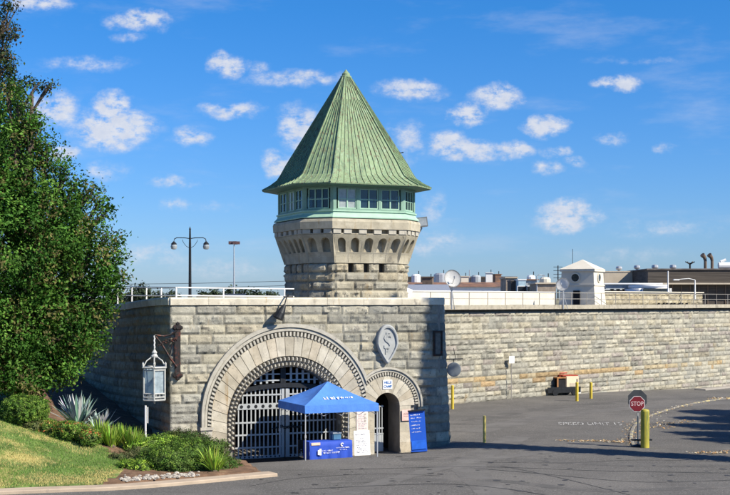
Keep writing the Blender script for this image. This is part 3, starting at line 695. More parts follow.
# things inside the cabin show dark through the glass
bm = NB(); box(bm, -.9, .2, -.2, .9, 4.32, 5.3); mk('cabin_desk', bm, M_dark, TR)
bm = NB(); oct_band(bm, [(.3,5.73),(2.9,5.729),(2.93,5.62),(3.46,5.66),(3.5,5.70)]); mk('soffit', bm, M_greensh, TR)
RP = [(3.52,5.69),(3.53,5.74),(3.18,5.95),(2.88,6.20),(2.72,6.48),(2.52,6.9),(.17,11.2)]
bm = NB(); oct_band(bm, RP); mk('roof', bm, M_copper, TR); roof = TR.children[-1]
bm = NB()
for i in range(8):
    m = 13 if i % 2 == 0 else 6
    for k in range(m+1 if False else m):
        f = (k+.5)/m if k else 0.0
        f = k/m; top = len(RP)-1; prof = RP[1:]; 
        pts = []
        for (h, z) in prof: a, b = face(i, h, z); pts.append(a+(b-a)*f)
        if k % 2 == 1: pts[-1] = pts[-2]+(pts[-1]-pts[-2])*.72
        wd_ = .011 if k else .03; hh = .032 if k else .05; d_ = (b-a).normalized() if False else (face(i, 1, 0)[1]-face(i, 1, 0)[0]).normalized(); n = nrm(i)
        if not k: n = (nrm(i)+nrm((i-1) % 8)).normalized(); d_ = Vector((-n.y, n.x, 0))
        for p, q in zip(pts[:-1], pts[1:]):
            up = (q-p).normalized(); on = d_.cross(up); on = on if on.dot(n) > 0 else -on
            hexa(bm, [p-d_*wd_-on*.01, p+d_*wd_-on*.01, p+d_*wd_+on*hh, p-d_*wd_+on*hh, q-d_*wd_*.8-on*.01, q+d_*wd_*.8-on*.01, q+d_*wd_*.8+on*hh, q-d_*wd_*.8+on*hh])
bmesh.ops.recalc_face_normals(bm, faces=bm.faces); mk('roof_seam', bm, M_copper, roof)
bm = NB(); lathe(bm, [(.22,11.1),(.27,11.16),(.27,11.22),(.2,11.26),(.19,11.36),(.12,11.42),(.05,11.52),(.02,11.56)], 12); mk('finial', bm, M_copper, TR)
# stove pipe and antenna on the right slope, floodlight with its diagonal brace
bm = NB(); tube(bm, [(1.95, -.4, 7.2), (1.95, -.4, 8.1)], .09, 10); mk('flue_pipe', bm, M_galv, TR)
bm = NB(); box(bm, 1.85, 2.07, -.50, -.30, 8.02, 8.42); mk('flue_cap', bm, mat('rust red paint', (.42,.16,.09), .7, .2, 6), TR)
bm = NB(); tube(bm, [(1.9, -.3, 7.5), (2.8, -.6, 7.6)], .02, 6)
for k in range(5): tube(bm, [(2.2+.13*k, -.55-.04*k, 7.53+.02*k), (2.2+.13*k, -.25-.04*k, 7.53+.02*k)], .012, 4)
mk('aerial', bm, M_black, TR)
fl = thing('floodlight', tuple(G(9.87+3.15, 4.5-1.3, TZ+3.95)), AL-.3, 'grey box floodlight on a diagonal brace at the right side of the tower', 'floodlight')
bm = NB(); box(bm, .0, .55, -.2, .2, -.05, .42, M=Matrix.Rotation(-.12, 4, 'Y')); mk('lamp_housing', bm, mat('grey housing', (.16,.17,.18), .5), fl)
bm = NB(); box(bm, .05, .5, -.215, -.203, .0, .37, M=Matrix.Rotation(-.12, 4, 'Y')); mk('lens', bm, mat('lens', (.3,.32,.34), .15, spec=.8), fl)
bm = NB(); tube(bm, [(.28, 0, -.05), (-.42, -.05, -1.35)], .035, 6); tube(bm, [(.28, 0, -.03), (-.3, 0, -.03)], .04, 6); tube(bm, [(.1, .1, -.1), (-.35, .1, -.95)], .07, 6); mk('brace', bm, M_galv, fl)
bm = NB(); box(bm, -.5, -.25, -.1, .1, -1.5, -1.2); mk('junction_box', bm, mat('red box', (.3,.05,.04), .6), fl)
# ------------------------------------------------------------------ far prison wall
pw = thing('prison_wall', tuple(P1), math.atan2(WD.y, WD.x), 'long coursed granite prison wall with a rust stained band running away to the right', 'wall')
def wall_tint(a, b, z0, z1, rng):
    c = rng.choice(STONE)
    if 1.72 < (z0+z1)/2 < 2.07:
        k = rng.random(); c = (1.05,.80,.50) if k < .45 else ((1.0,.86,.64) if k < .8 else c)
    elif 1.1 < (z0+z1)/2 < 1.75 and rng.random() < .10: c = (1.05,.78,.5)
    elif rng.random() < .12: c = (.82,.76,.76)
    if rng.random() < .12: c = tuple(q*.78 for q in c)
    return tuple(q*.97 for q in c)
wr_ = random.Random(14); wc = []; zt_ = 6.12
while zt_ > -1.0:
    hh_ = wr_.choice((.27,.31,.34,.38,.42))
    if 1.5 < zt_ < 2.3: hh_ = .34
    wc.append((zt_-hh_, zt_)); zt_ -= hh_
me = block_wall(wc, 75, lambda u_, z, d: Vector((u_, -d, z)), bl=(.35, 1.9), cell=.14, rough=.05, joint=.022, tintf=wall_tint, rng=random.Random(77), u0=-13)
mk('stone_face', me, M_granite, pw)
bm = NB(); box(bm, -13, 75, .05, .9, -1.5, 6.11); box(bm, -13, 75, .38, .9, 6.112, 6.305); mk('wall_core', bm, M_core, pw)
bm = NB(); rng = random.Random(5); a = -13
while a < 75:
    b = a+rng.uniform(1.4, 2.2); box(bm, a+.006, b-.006, -.36, 1.0, 6.31+rng.uniform(0,.01), 6.60+rng.uniform(-.012,.012)); a = b
mk('cornice', bm, mat('weathered cornice', (.40,.36,.28), .9, .2, 2, .4, 20, patches=[((.2,.18,.15), 2, .55, .12, (1,1,1))]), pw)
def W(s, off, z=0): return P1+WD*s-WN*off+Vector((0,0,z))       # off: metres behind the wall face
WA = math.atan2(WD.y, WD.x)
rr = thing('wall_railing', tuple(W(0, .1, 6.6)), WA, 'thin grey pipe railing on top of the long prison wall', 'railing')
bm = NB()
for z_ in (.42, .85): tube(bm, [(-6, 0, z_), (60, 0, z_)], .022, 6)
mk('rail', bm, mat('weathered pipe', (.30,.28,.25), .6, .1, 5), rr)
for k in range(34): bm = NB(); tube(bm, [(-6+1.95*k, 0, 0), (-6+1.95*k, 0, .86)], .028, 6); mk('post', bm, MATS['weathered pipe'], rr)

# yard behind and above the wall
M_yard = mat('yard ground', (.26,.24,.21), .95, .1, .5)
bm = NB(); q = [W(-13,.5,6.27), W(75,.5,6.27), W(75,260,6.27), W(-13,260,6.27)]; bm.faces.new([bm.verts.new(p) for p in q]); tag(mk('yard_ground', bm, M_yard), kind='structure')

M_cream = mat('cream render', (.62,.57,.47), .85, .06, 1.2, patches=[((.55,.5,.42), 1.5, .62, .12, (1,1,.35))])
pr = thing('white_parapet', tuple(W(-8, 1.6, 6.27)), WA, 'low white rendered parapet behind the railing left of the small white guard house', 'parapet')
bm = NB(); box(bm, 0, 21.6, 0, .3, 0, 1.2); mk('wall', bm, M_cream, pr)
bm = NB(); box(bm, 0, 21.6, -.05, .35, 1.2, 1.27)
mk('cap', bm, M_white, pr)
sp_ = thing('stone_parapet', tuple(W(17.4, 1.4, 6.27)), WA, 'low tan stone parapet with small drain holes right of the small white guard house', 'parapet')
me = block_wall([(0,.33),(.33,.66),(.66,1.0),(1.0,1.28)], 17.6, lambda u_, z, d: Vector((u_, -d, z)), bl=(.5,1.3), cell=.16, rough=.05, rng=random.Random(8), tintf=lambda *a: random.choice([(1.0,.9,.7),(.9,.8,.62),(1.05,.97,.8),(.85,.78,.66)]))
mk('stone_face', me, M_granite, sp_); bm = NB(); box(bm, 0, 17.6, .05, .5, 0, 1.27); mk('wall_core', bm, M_core, sp_)
bm = NB(); box(bm, -.02, 17.62, -.12, .55, 1.285, 1.36); mk('cap', bm, M_cream, sp_)
for k in range(8): bm = NB(); box(bm, 10.2+.62*k+.15*(k % 2), 10.42+.62*k+.15*(k % 2), -.13, -.05, .28, .46); mk('drain_hole', bm, M_dark, sp_)
# small white guard house on the wall
gh = thing('guard_house', (X(583,97), 97.2, 6.3), R(-27), 'small white rendered guard house with round windows and a low pyramid roof on the wall', 'guard house')
bm = NB(); b0, b1 = 1.42, 1.22
rows = [[(-b0,-b0,0),(b0,-b0,0),(b0,b0,0),(-b0,b0,0)],[(-b1-.05,-b1-.05,1.72),(b1+.05,-b1-.05,1.72),(b1+.05,b1+.05,1.72),(-b1-.05,b1+.05,1.72)],[(-b1,-b1,2.9),(b1,-b1,2.9),(b1,b1,2.9),(-b1,b1,2.9)]]
rv_ = [[bm.verts.new(p) for p in r] for r in rows]
for j in range(2):
    for i in range(4): bm.faces.new((rv_[j][i], rv_[j][(i+1) % 4], rv_[j+1][(i+1) % 4], rv_[j+1][i]))
mk('wall', bm, M_cream, gh)
bm = NB(); box(bm, -b1-.1, b1+.1, -b1-.1, b1+.1, 1.70, 1.80); box(bm, -b1-.12, b1+.12, -b1-.12, b1+.12, 2.76, 2.94); mk('string_course', bm, M_cream, gh)
bm = NB(); bs = [bm.verts.new(p) for p in ((-1.36,-1.36,2.94),(1.36,-1.36,2.94),(1.36,1.36,2.94),(-1.36,1.36,2.94))]; ap = bm.verts.new((0,0,3.68)); bm.faces.new(bs[::-1])
for i in range(4): bm.faces.new((bs[i], bs[(i+1) % 4], ap))
mk('roof', bm, M_cream, gh)
for (ang, xo) in ((0, -.15), (R(90), -.05)):
    Mr = Matrix.Rotation(ang, 4, 'Z')@Matrix.Translation((xo, -b1-.05, 2.3))@Matrix.Rotation(R(90), 4, 'X')
    bm = NB(); lathe(bm, [(.37,-.02),(.37,.06),(.29,.06),(.29,-.02)], 20); bmesh.ops.transform(bm, matrix=Mr, verts=bm.verts); o = mk('window_frame', bm, M_cream, gh)
    bm = NB(); tube(bm, [(0,0,.0),(0,0,.045)], .28, 20); bmesh.ops.transform(bm, matrix=Mr, verts=bm.verts); mk('pane', bm, mat('dark pane', (.02,.025,.03), .1, spec=.8), o)
bm = NB(); box(bm, -.25, .25, -1.50, -1.36, .02, 1.35); mk('door', bm, M_dark, gh)
bm = NB(); tube(bm, [(-.9,.4,3.0),(-.9,.4,4.5)], .02, 5); mk('aerial', bm, M_black, gh)

def dish(px, py, Y, r, zb, label, tilt=.5, yaw=0.0):
    z = Z(py, Y); o = thing('satellite_dish', (X(px, Y), Y, zb), yaw, label, 'dish')
    bm = NB(); n = 24; rings = []
    for k in range(6):
        a = r*k/5; rings.append([bm.verts.new((a*math.cos(2*math.pi*i/n), -.25*(a/r)**2*r, a*math.sin(2*math.pi*i/n))) for i in range(n)] if k else [bm.verts.new((0,0,0))])
    for i in range(n): bm.faces.new((rings[0][0], rings[1][i], rings[1][(i+1) % n]))
    for k in range(1, 5):
        for i in range(n): bm.faces.new((rings[k][i], rings[k+1][i], rings[k+1][(i+1) % n], rings[k][(i+1) % n]))
    bmesh.ops.solidify(bm, geom=bm.faces[:], thickness=.02); bmesh.ops.transform(bm, matrix=Matrix.Translation((0,0,z-zb))@Matrix.Rotation(tilt, 4, 'X'), verts=bm.verts)
    mk('reflector', bm, M_white, o, True)
    bm = NB(); tube(bm, [(0,.05,0),(0,.05,z-zb)], .05, 8); tube(bm, [(.25,.25,0),(0,.05,(z-zb)*.7)], .025, 6); mk('mount', bm, M_galv, o)
    bm = NB(); tube(bm, [(0,0,z-zb-r*.7),(0,-r*.8,z-zb+.1)], .015, 5); tube(bm, [(0,-r*.8,z-zb+.02),(0,-r*.8,z-zb+.16)], .05, 8); mk('feed_arm', bm, M_galv, o)
dish(452, 279, 72, .50, 6.4, 'round white satellite dish right of the octagonal tower', -.25, .3)
dish(563, 285, 91, .5, 6.3, 'white satellite dish at the left side of the small white guard house', -.3, -.5)
# lamp on a stand at the roof corner
st = thing('work_light', tuple(G(12.2, 3.0, 6.5)), .2, 'tilted white flood lamp on a dark stand at the foot of the octagonal tower', 'lamp')
bm = NB(); box(bm, -.22, .22, -.08, .08, .45, 1.05, M=Matrix.Rotation(.35, 4, 'Y')@Matrix.Rotation(-.3, 4, 'X')); mk('lamp_housing', bm, M_white, st)
bm = NB(); tube(bm, [(0,0,0),(0,.05,.8)], .05, 8); box(bm, -.35, -.1, -.1, .1, .25, 1.0); mk('stand', bm, M_black, st)

# buildings beyond the wall
def shed(px0, px1, py_top, Y, depth, wallm, roofm, label, name='yard_building', rot=0.0, pitch=.0, over=.3, wins=0, zb=6.27, cat='building', winm=None, bandz=None):
    x0, x1 = X(px0, Y), X(px1, Y); ww = x1-x0; h = Z(py_top, Y)-zb; o = thing(name, ((x0+x1)/2, Y, zb), rot, label, cat)
    bm = NB(); box(bm, -ww/2, ww/2, 0, depth, 0, h-pitch-.12); mk('wall', bm, wallm, o)
    bm = NB(); a, b = -ww/2-over, ww/2+over; y0, y1 = -over, depth+over; z0 = h-pitch-.12
    if pitch:
        p = [(a,y0,z0+.01),(b,y0,z0+.01),(b,y1,z0+.01),(a,y1,z0+.01),(a,(y0+y1)/2,h),(b,(y0+y1)/2,h)]; v_ = [bm.verts.new(q) for q in p]
        for f in ((0,1,5,4),(2,3,4,5),(0,4,3),(1,2,5),(3,2,1,0)): bm.faces.new([v_[i] for i in f])
    else: box(bm, a, b, y0, y1, z0+.005, h)
    mk('roof', bm, roofm, o)
    for k in range(wins):
        xc = -ww/2+ww*(k+.5)/wins; bm = NB(); box(bm, xc-.45, xc+.45, -.05, .05, z0*.35, z0*.8); w1 = mk('window', bm, M_white, o)
        bm = NB(); box(bm, xc-.38, xc+.38, -.062, -.051, z0*.35+.06, z0*.8-.06); mk('pane', bm, winm or MATS['dark pane'], w1)
    return o
M_rust = mat('rusty roof', (.24,.13,.08), .85, .25, .8, patches=[((.10,.07,.06), .7, .5, .12, (1,1,1))]); M_grey = mat('grey metal wall', (.33,.36,.38), .7, .15, 1.5); M_brown = mat('brown brick', (.33,.27,.21), .9, .2, 2, patches=[((.12,.09,.07), 1, .55, .1, (1,1,1))])
M_darkb = mat('dark slatted wall', (.085,.072,.06), .85, .3, 1.2, stretch=(.2,1,8)); M_tan = mat('tan render', (.52,.44,.33), .85, .08, 1); M_flat = mat('flat roof felt', (.17,.15,.14), .95, .3, 1.1)
shed(398, 512, 276.5, 168, 14, M_brown, M_flat, 'long brown building with a flat dark roof far behind the white parapet', wins=12, over=.6)
shed(404, 506, 281.5, 140, 10, M_white, M_rust, 'long low building with a rusty red roof behind the white parapet', pitch=.45, wins=9)
shed(410, 447, 284, 118, 6, M_grey, M_galv, 'pale grey metal shed with a shiny roof beside the satellite dish', pitch=.5)
shed(506, 517, 277, 125, 5, M_brown, M_tan, 'narrow brick block with a tan roof edge beyond the parapet', over=.1)
shed(511, 518, 280, 119, 3, M_darkb, M_flat, 'small black tall shed beside the pale blue one', over=.05)
shed(518.5, 526, 279, 117, 3, mat('pale blue wall', (.42,.56,.62), .6, .1, 2), M_white, 'small pale blue shed beyond the parapet', over=.05, wins=1)
shed(526, 537, 279, 122, 5, M_grey, M_rust, 'grey shed with a rusty roof right of the pale blue one', over=.15, wins=2)
shed(537, 556, 282.5, 112, 5, M_brown, M_tan, 'low brown shed just left of the small white guard house', over=.15)
shed(604, 650, 271, 128, 9, M_tan, M_tan, 'tan flat topped building right of the small white guard house', over=.05)
shed(606, 660, 283, 116, 5, M_grey, M_white, 'long grey lean-to with a white roof edge and window strip', wins=9, over=.2)
M_brown = mat('brown timber', (.16,.12,.09), .9, .2, 2)
db = shed(648, 790, 268.5, 121, 14, M_darkb, M_flat, 'long dark slatted building with vents on its flat roof at the right edge', over=.12)
bm = NB(); ww = X(790,121)-X(648,121); box(bm, -ww/2+1, ww/2, -.9, -.02, Z(284.5,121)-6.27, Z(283,121)-6.27); mk('fascia', bm, M_tan, db)
bm = NB()
for k in range(16): box(bm, -ww/2+.6+k*.82, -ww/2+.68+k*.82, -.06, -.01, 0, Z(285,121)-6.27)
mk('slat_row', bm, M_brown, db)
rng = random.Random(66)
for k, (px, py, Y, lb) in enumerate(((416,274,150,'squat pale tank'),(428,277,142,'brown cube vent'),(440,273,152,'short fat pipe'),(462,276,146,'pale square duct'),(476,275,150,'grey round duct'),(489,272.5,160,'white cube unit'),(497,274,158,'rust coloured box'),(531,275,130,'small white tank'),(545,277,126,'pale rounded tank'))):
    zt = Z(py, Y); zb = 6.27; o = thing('roof_unit', (X(px, Y), Y, zb), rng.uniform(-.4,.4), lb+' among the roofs between the big dish and the guard house', 'roof unit'); bm = NB(); r_ = rng.uniform(.35, .8)
    m_ = (M_white, M_brown, M_galv, M_cream, M_grey, M_white, M_rust, M_white, M_cream)[k]
    if 'tank' in lb or 'round' in lb or 'pipe' in lb: lathe(bm, [(r_,0),(r_,zt-zb-.2),(r_*.7,zt-zb-.03),(.05,zt-zb)], 12)
    else: box(bm, -r_, r_, -.5, .5, 0, zt-zb-.08); box(bm, -r_-.08, r_+.08, -.6, .6, zt-zb-.075, zt-zb)
    mk('body', bm, m_, o); bm = NB(); tube(bm, [(r_*.6,0,zt-zb-.4),(r_*.6,0,zt-zb+.35)], .05, 6); mk('pipe', bm, M_black, o)
def rvent(px, py, Y, label, kind=0):
    zt = Z(py, Y); zb = zt-.9; o = thing('roof_vent', (X(px, Y), Y, zb), 0, label, 'vent', 'vents on the far roofs')
    bm = NB(); lathe(bm, [(.14,-.3),(.14,.45),(.3,.5),(.33,.6),(.3,.78),(.1,.85)], 10); mk('cowl', bm, M_galv if kind == 0 else M_black, o)
for (px, py, Y, lb, k) in ((619,265.5,131,'round metal vent, left one on the tan building roof',0),(637,264.5,131,'round metal vent, right one on the tan building roof',0),(655,264,125,'round metal vent, leftmost on the long dark building roof',0),(673,264,125,'round metal vent, second from the left on the dark roof',0),(636,281,118,'short dark vent on the grey lean-to',1)): rvent(px, py, Y, lb, k)
# cluster of horns and a turbine vent on the dark roof, and the small plant
o = thing('siren_horns', (X(709,124), 124, Z(268,124)), 0, 'two tall curved dark horn vents beside a pale drum on the dark roof', 'horns')
for dx in (-.35, .3): bm = NB(); tube(bm, [(dx,0,-.2),(dx,0,.7),(dx-.1,-.1,1.0),(dx-.35,-.25,1.25)], [.14,.14,.17,.24], 10); mk('horn', bm, M_brown, o)
bm = NB(); tube(bm, [(.9,.0,.25),(2.1,.0,.25)], .3, 12); tube(bm, [(1.1,.0,.6),(1.6,.0,.8)], .12, 8); mk('drum', bm, M_white, o)
o = thing('roof_fan', (X(690,124), 124, Z(268,124)), 0, 'small dark roof fan with spread arms on the long dark building', 'fan')
bm = NB(); tube(bm, [(0,0,-.1),(0,0,.5)], .08, 8)
for a in range(4): tube(bm, [(0,0,.35),(.5*math.cos(a*1.57+.3),.5*math.sin(a*1.57+.3),.6)], .05, 6)
mk('fan', bm, M_black, o)
# white bus behind the stone parapet
bs_ = thing('white_bus', (X(657,111), 111, 6.27), .05, 'white rounded bus parked behind the stone parapet', 'bus')
bm = NB(); box(bm, -1.55, 1.35, 0, 6.5, .35, 2.02); bmesh.ops.bevel(bm, geom=bm.edges[:], offset=.32, segments=4, affect='EDGES'); mk('body', bm, M_white, bs_, True)
bm = NB(); box(bm, -1.2, 1.0, -.03, .1, 1.15, 1.7); bmesh.ops.bevel(bm, geom=bm.edges[:], offset=.03, segments=1, affect='EDGES'); mk('windscreen', bm, MATS['dark pane'], bs_)
for sx in (-1.2, 1.0): bm = NB(); tube(bm, [(sx-.12,1.2,.4),(sx+.12,1.2,.4)], .4, 16); mk('wheel', bm, M_black, bs_)
# yard lamp poles and masts on the far side
def pole(px, py0, py1, Y, label, arm=0, cat='pole', m=None, r=.05, name='lamp_pole'):
    zb = Z(py0, Y); h = Z(py1, Y)-zb; o = thing(name, (X(px, Y), Y, zb), 0, label, cat); bm = NB(); tube(bm, [(0,0,0),(0,0,h)], [r*1.3, r], 8); mk('pole', bm, m or M_galv, o)
    if arm: bm = NB(); tube(bm, [(0,0,h),(arm*.4,0,h+.12),(arm,0,h+.05)], r*.7, 6); box(bm, min(arm, arm*1.35), max(arm, arm*1.35), -.15, .15, h-.03, h+.08); mk('lamp_head', bm, m or M_galv, o)
    return o
pole(668, 300, 271, 108, 'thin pale pole in front of the long dark building', 0, m=M_white)
pole(695, 300, 280, 106, 'pale pole with a curved arm in front of the dark building', -1.3, m=M_white)
o = pole(558, 300, 265.5, 100, 'dark aerial mast with short cross bars left of the guard house', 0, 'aerial', M_black, .04, 'aerial_mast')
bm = NB(); [tube(bm, [(-.35,0,.0+k*.28+1.7),(.35,0,k*.28+1.7)], .02, 5) for k in range(4)]; mk('cross_bar', bm, M_black, o)
pole(469.5, 300, 270, 150, 'thin grey pole rising behind the satellite dish', 0)
pole(537, 300, 276, 112, 'short thin pole between the low sheds', .5)

# ------------------------------------------------------------------ lamps on the left
lp = thing('street_lamp', (X(190,75), 75, 6.3), 0, 'black double armed street lamp standing behind the gatehouse roof', 'street lamp')
H = Z(230,75)-6.3
bm = NB(); tube(bm, [(0,0,0),(0,0,.9),(0,0,.92),(0,0,H-.9),(0,0,H)], [.15,.13,.09,.07,.05], 10); lathe(bm, [(.03,H),(.07,H+.05),(.03,H+.12),(.01,H+.2)], 10); mk('pole', bm, M_black, lp)
for s_ in (-1, 1):
    bm = NB(); tube(bm, [(0,0,H-.5),(s_*.3,0,H-.45),(s_*.75,0,H-.44),(s_*.9,0,H-.52),(s_*.93,0,H-.66)], .028, 6)
    tube(bm, [(0,0,H-1.05)]+[(s_*(.1+.35*math.sin(t)),0,H-1.05+.5*t/1.4) for t in (.3,.6,.9,1.2,1.4)], .014, 5)
    ar = mk('arm', bm, M_black, lp)
    bm = NB(); lathe(bm, [(.04,H-.66),(.10,H-.72),(.17,H-.80),(.17,H-.83)], 12, c=(s_*.93, 0)); lm = mk('lamp_cap', bm, M_black, ar)
    bm = NB(); lathe(bm, [(.15,H-.832),(.19,H-.95),(.16,H-1.08),(.08,H-1.12)], 12, c=(s_*.93, 0)); mk('lamp_globe', bm, mat('frosted glass', (.30,.33,.34), .2, spec=.7), ar)
o = thing('light_mast', (X(234,100), 100, 6.0), 0, 'thin tall mast with a ring of lamps left of the tower', 'light mast')
H = Z(243,100)-6.0; bm = NB(); tube(bm, [(0,0,0),(0,0,H)], [.08,.035], 8); mk('pole', bm, M_galv, o)
for k in range(5): a = k*2*math.pi/5; bm = NB(); box(bm, -.15, .15, -.12, .12, -.1, .12, M=Matrix.Translation((.3*math.cos(a), .3*math.sin(a), H))); mk('lamp_head', bm, mat('mast lamp', (.12,.07,.07), .5), o)
# overhead wires
for k, (z_, Y_) in enumerate(((Z(281,150), 150), (Z(285.5,150), 150))):
    bm = NB(); tube(bm, [(X(-60,Y_)+i*(X(290,Y_)-X(-60,Y_))/12, Y_, z_-.35*math.sin(math.pi*i/12)) for i in range(13)], .025, 4); tag(mk('overhead_wire', bm, M_black), ['upper thin black wire crossing the sky left of the tower', 'lower thin black wire crossing the sky left of the tower'][k], 'wire')

# hanging black lamp over the big arch
hl = thing('arch_lamp', tuple(G(4.97, -.05, 7.0)), AL, 'black cone lamp hanging on a curved arm above the big arch', 'lamp')
bm = NB(); tube(bm, [(.35,.15,.0),(.3,.0,.12),(.2,-.18,.1),(.1,-.3,-.1),(0,-.36,-.38)], .03, 6); box(bm, .2, .55, .0, .35, -.0, .06); mk('arm', bm, M_black, hl)
bm = NB(); lathe(bm, [(.06,.05),(.10,-.05),(.20,-.35),(.24,-.62),(.2,-.64)], 14); bmesh.ops.transform(bm, matrix=Matrix.Translation((0,-.36,-.36))@Matrix.Rotation(.5, 4, 'Y'), verts=bm.verts); mk('lamp_shade', bm, M_black, hl)

# big white hexagonal lantern on an ornate bracket at the left corner
br = thing('wall_bracket', tuple(G(.3, -.12, 3.7)), AL, 'ornate rusty black iron bracket bolted to the left corner of the gatehouse', 'bracket')
bm = NB(); box(bm, -.12, .12, -.02, .06, .1, 1.95)
for z_ in (.0, 2.03): 
    for (dx, dz, r_) in ((0,.0,.16),(-.14,-.02,.1),(.14,-.02,.1),(0,.14 if z_ else -.14,.1)): blob(bm, (dx, 0, z_+dz), (r_, .09, r_), 1, .2, 3)
mk('back_plate', bm, M_iron, br)
bm = NB(); tube(bm, [(-.05,-.05,.35),(-.35,-.05,.75),(-.7,0,1.35),(-.98,0,1.68)], .045, 6); tube(bm, [(-.05,-.05,1.9),(-.3,-.02,1.72),(-.6,0,1.66),(-1.0,0,1.72)], .04, 6)
for k in range(7):
    cxk = -.16-.115*k; czk = 1.52-.05*abs(k-1)-.0*k; rr_ = .13-.012*k
    tube(bm, [(cxk+rr_*math.cos(t)*(1-t/9), -.02, czk+rr_*math.sin(t)*(1-t/9)) for t in [i*.7 for i in range(10)]], .032, 5)
for k in range(4): tube(bm, [(-.12-.1*k, -.02, 1.5-.02*k), (-.2-.13*k, -.02, .62+.24*k)], .018, 5)
mk('scroll_arm', bm, M_iron, br)
ln = thing('wall_lantern', tuple(G(-.70, -.12, 2.70)), AL, 'large white six sided glass lantern hanging by a chain from the corner bracket', 'lantern')
bm = NB()
for k in range(6): tube(bm, [(.0,.0,2.15+.09*k),(.015*(-1)**k,.0,2.24+.09*k)], .03, 6)
tube(bm, [(0,0,2.0),(0,0,2.7)], .012, 5); mk('chain', bm, M_white, ln)
def hexp(r, z, ph=.26): return [Vector((r*math.cos(i*math.pi/3+ph), r*math.sin(i*math.pi/3+ph), z)) for i in range(6)]
bm = NB()
for (r_, z_, t_) in ((.50,.12,.035),(.50,.27,.03),(.50,1.25,.03),(.54,1.36,.045),(.50,-.0,.035)):
    p = hexp(r_, z_)
    for i in range(6): tube(bm, [p[i], p[(i+1) % 6]], t_, 5)
for i in range(6):
    tube(bm, [hexp(.50,.0)[i], hexp(.50,1.36)[i]], .032, 6); a = hexp(.54,1.36)[i]; c = hexp(.12,1.80)[i]; tube(bm, [a, (a*.6+c*.4)+Vector((0,0,.10)), c], .025, 5)
    blob(bm, a+Vector((0,0,.12)), (.045,.045,.12), 1, 0)
    for k in range(3):
        e0 = hexp(.50,.0)[i]; e1 = hexp(.50,.0)[(i+1) % 6]; q = e0+(e1-e0)*(k+.5)/3; tube(bm, [q+Vector((0,0,.12)), q+Vector((0,0,.27))], .02, 4)
        tube(bm, [q+Vector((0,0,1.25)), q+Vector((0,0,1.36))], .02, 4)
p0, p1 = hexp(.52,1.36), hexp(.12,1.82)
lathe(bm, [(.12,1.76),(.16,1.82),(.09,1.92),(.12,1.98),(.04,2.1),(.02,2.2)], 10); lathe(bm, [(.02,-.16),(.05,-.08),(.03,.0)], 8); mk('frame', bm, mat('weathered lantern paint', (.46,.46,.43), .6, .12, 8, patches=[((.22,.2,.17), 10, .6, .06, (1,1,1))]), ln)
bm = NB(); a_, b_ = [bm.verts.new(q) for q in hexp(.46,.27)], [bm.verts.new(q) for q in hexp(.46,1.28)]
for i in range(6): bm.faces.new((a_[i], a_[(i+1) % 6], b_[(i+1) % 6], b_[i]))
mk('glass', bm, mat('lantern glass', (.42,.50,.54), .15, .2, 4, spec=.7, trans=(.35, (.8,.9,.95))), ln)
bm = NB(); lathe(bm, [(.06,.2),(.06,.6),(.09,.65),(.1,.9),(.03,1.0)], 10); mk('lamp_tube', bm, M_white, ln)

# round mirror and slim bracket on the rounded corner
mr_ = thing('round_mirror', tuple(G(13.72, .55, 3.64)), .15, 'round grey disc mirror on an arm at the right corner of the gatehouse', 'mirror')
bm = NB(); lathe(bm, [(.30,-.02),(.335,-.01),(.34,.0),(.335,.03)], 24); bmesh.ops.transform(bm, matrix=Matrix.Rotation(R(90), 4, 'X')@Matrix.Rotation(R(180), 4, 'Y'), verts=bm.verts); mk('disc', bm, mat('mirror back', (.13,.15,.17), .5, .1, 3), mr_)
bm = NB(); tube(bm, [(-.75,.1,.47),(.45,.05,.50)], .03, 6); tube(bm, [(0,.06,.48),(0,.05,0)], .02, 6); tube(bm, [(.1,.06,.5),(.0,.1,1.0)], .015, 5); mk('arm', bm, M_black, mr_)

# ------------------------------------------------------------------ canopy tent, table and signs
M_tent = mat('blue canopy fabric', (.085,.24,.68), .75, .07, 2.2, .5, 3.5, transl=.12); M_tentw = mat('white print', (.82,.80,.80), .7, .02)
FX, FY = 4.78, -3.5; TS = 3.32; tz = gz(*G(FX+1.6, FY+1)[:2]); tent = thing('canopy_tent', tuple(G(FX, FY, tz)), AL, 'blue pop up canopy with white lettering in front of the big arch', 'canopy tent')
zv0, zv1, zp = 2.02-.0, 2.34, 3.22
bm = NB(); n = 10; ctr = Vector((TS/2, TS/2, zp)); cor = [Vector((0,0,zv1)), Vector((TS,0,zv1)), Vector((TS,TS,zv1)), Vector((0,TS,zv1))]
for k in range(4):
    a, b = cor[k], cor[(k+1) % 4]; prev = None
    for j in range(n+1):
        t = j/n; row = []
        for i in range(n+1):
            p = (a+(b-a)*(i/n))*(1-t)+ctr*t; sag = -.10*math.sin(math.pi*t)*math.sin(math.pi*i/n)*(1-t*.3)-.05*math.sin(math.pi*min(1, t*1.0)); row.append(bm.verts.new(p+Vector((0,0,sag))))
        if prev:
            for i in range(n): bm.faces.new((prev[i], prev[i+1], row[i+1], row[i]))
        prev = row
bmesh.ops.remove_doubles(bm, verts=bm.verts, dist=.002); mk('canopy', bm, M_tent, tent)
cn_ = tent.children[-1]
bm = NB()
for k in range(4):
    a, b = cor[k], cor[(k+1) % 4]; d = (b-a).normalized(); o_ = Vector((d.y, -d.x, 0))
    for i in range(16):
        p = a+(b-a)*(i/16); q = a+(b-a)*((i+1)/16); f = lambda r, t: o_*(.015*math.sin(t*2.1+k)+.02)
        v_ = [bm.verts.new(x) for x in (p+Vector((0,0,-.32))+f(0,i), q+Vector((0,0,-.32))+f(0,i+1), q+Vector((0,0,.0)), p+Vector((0,0,.0)))]; bm.faces.new(v_)
bmesh.ops.remove_doubles(bm, verts=bm.verts, dist=.002); mk('valance', bm, M_tent, tent)
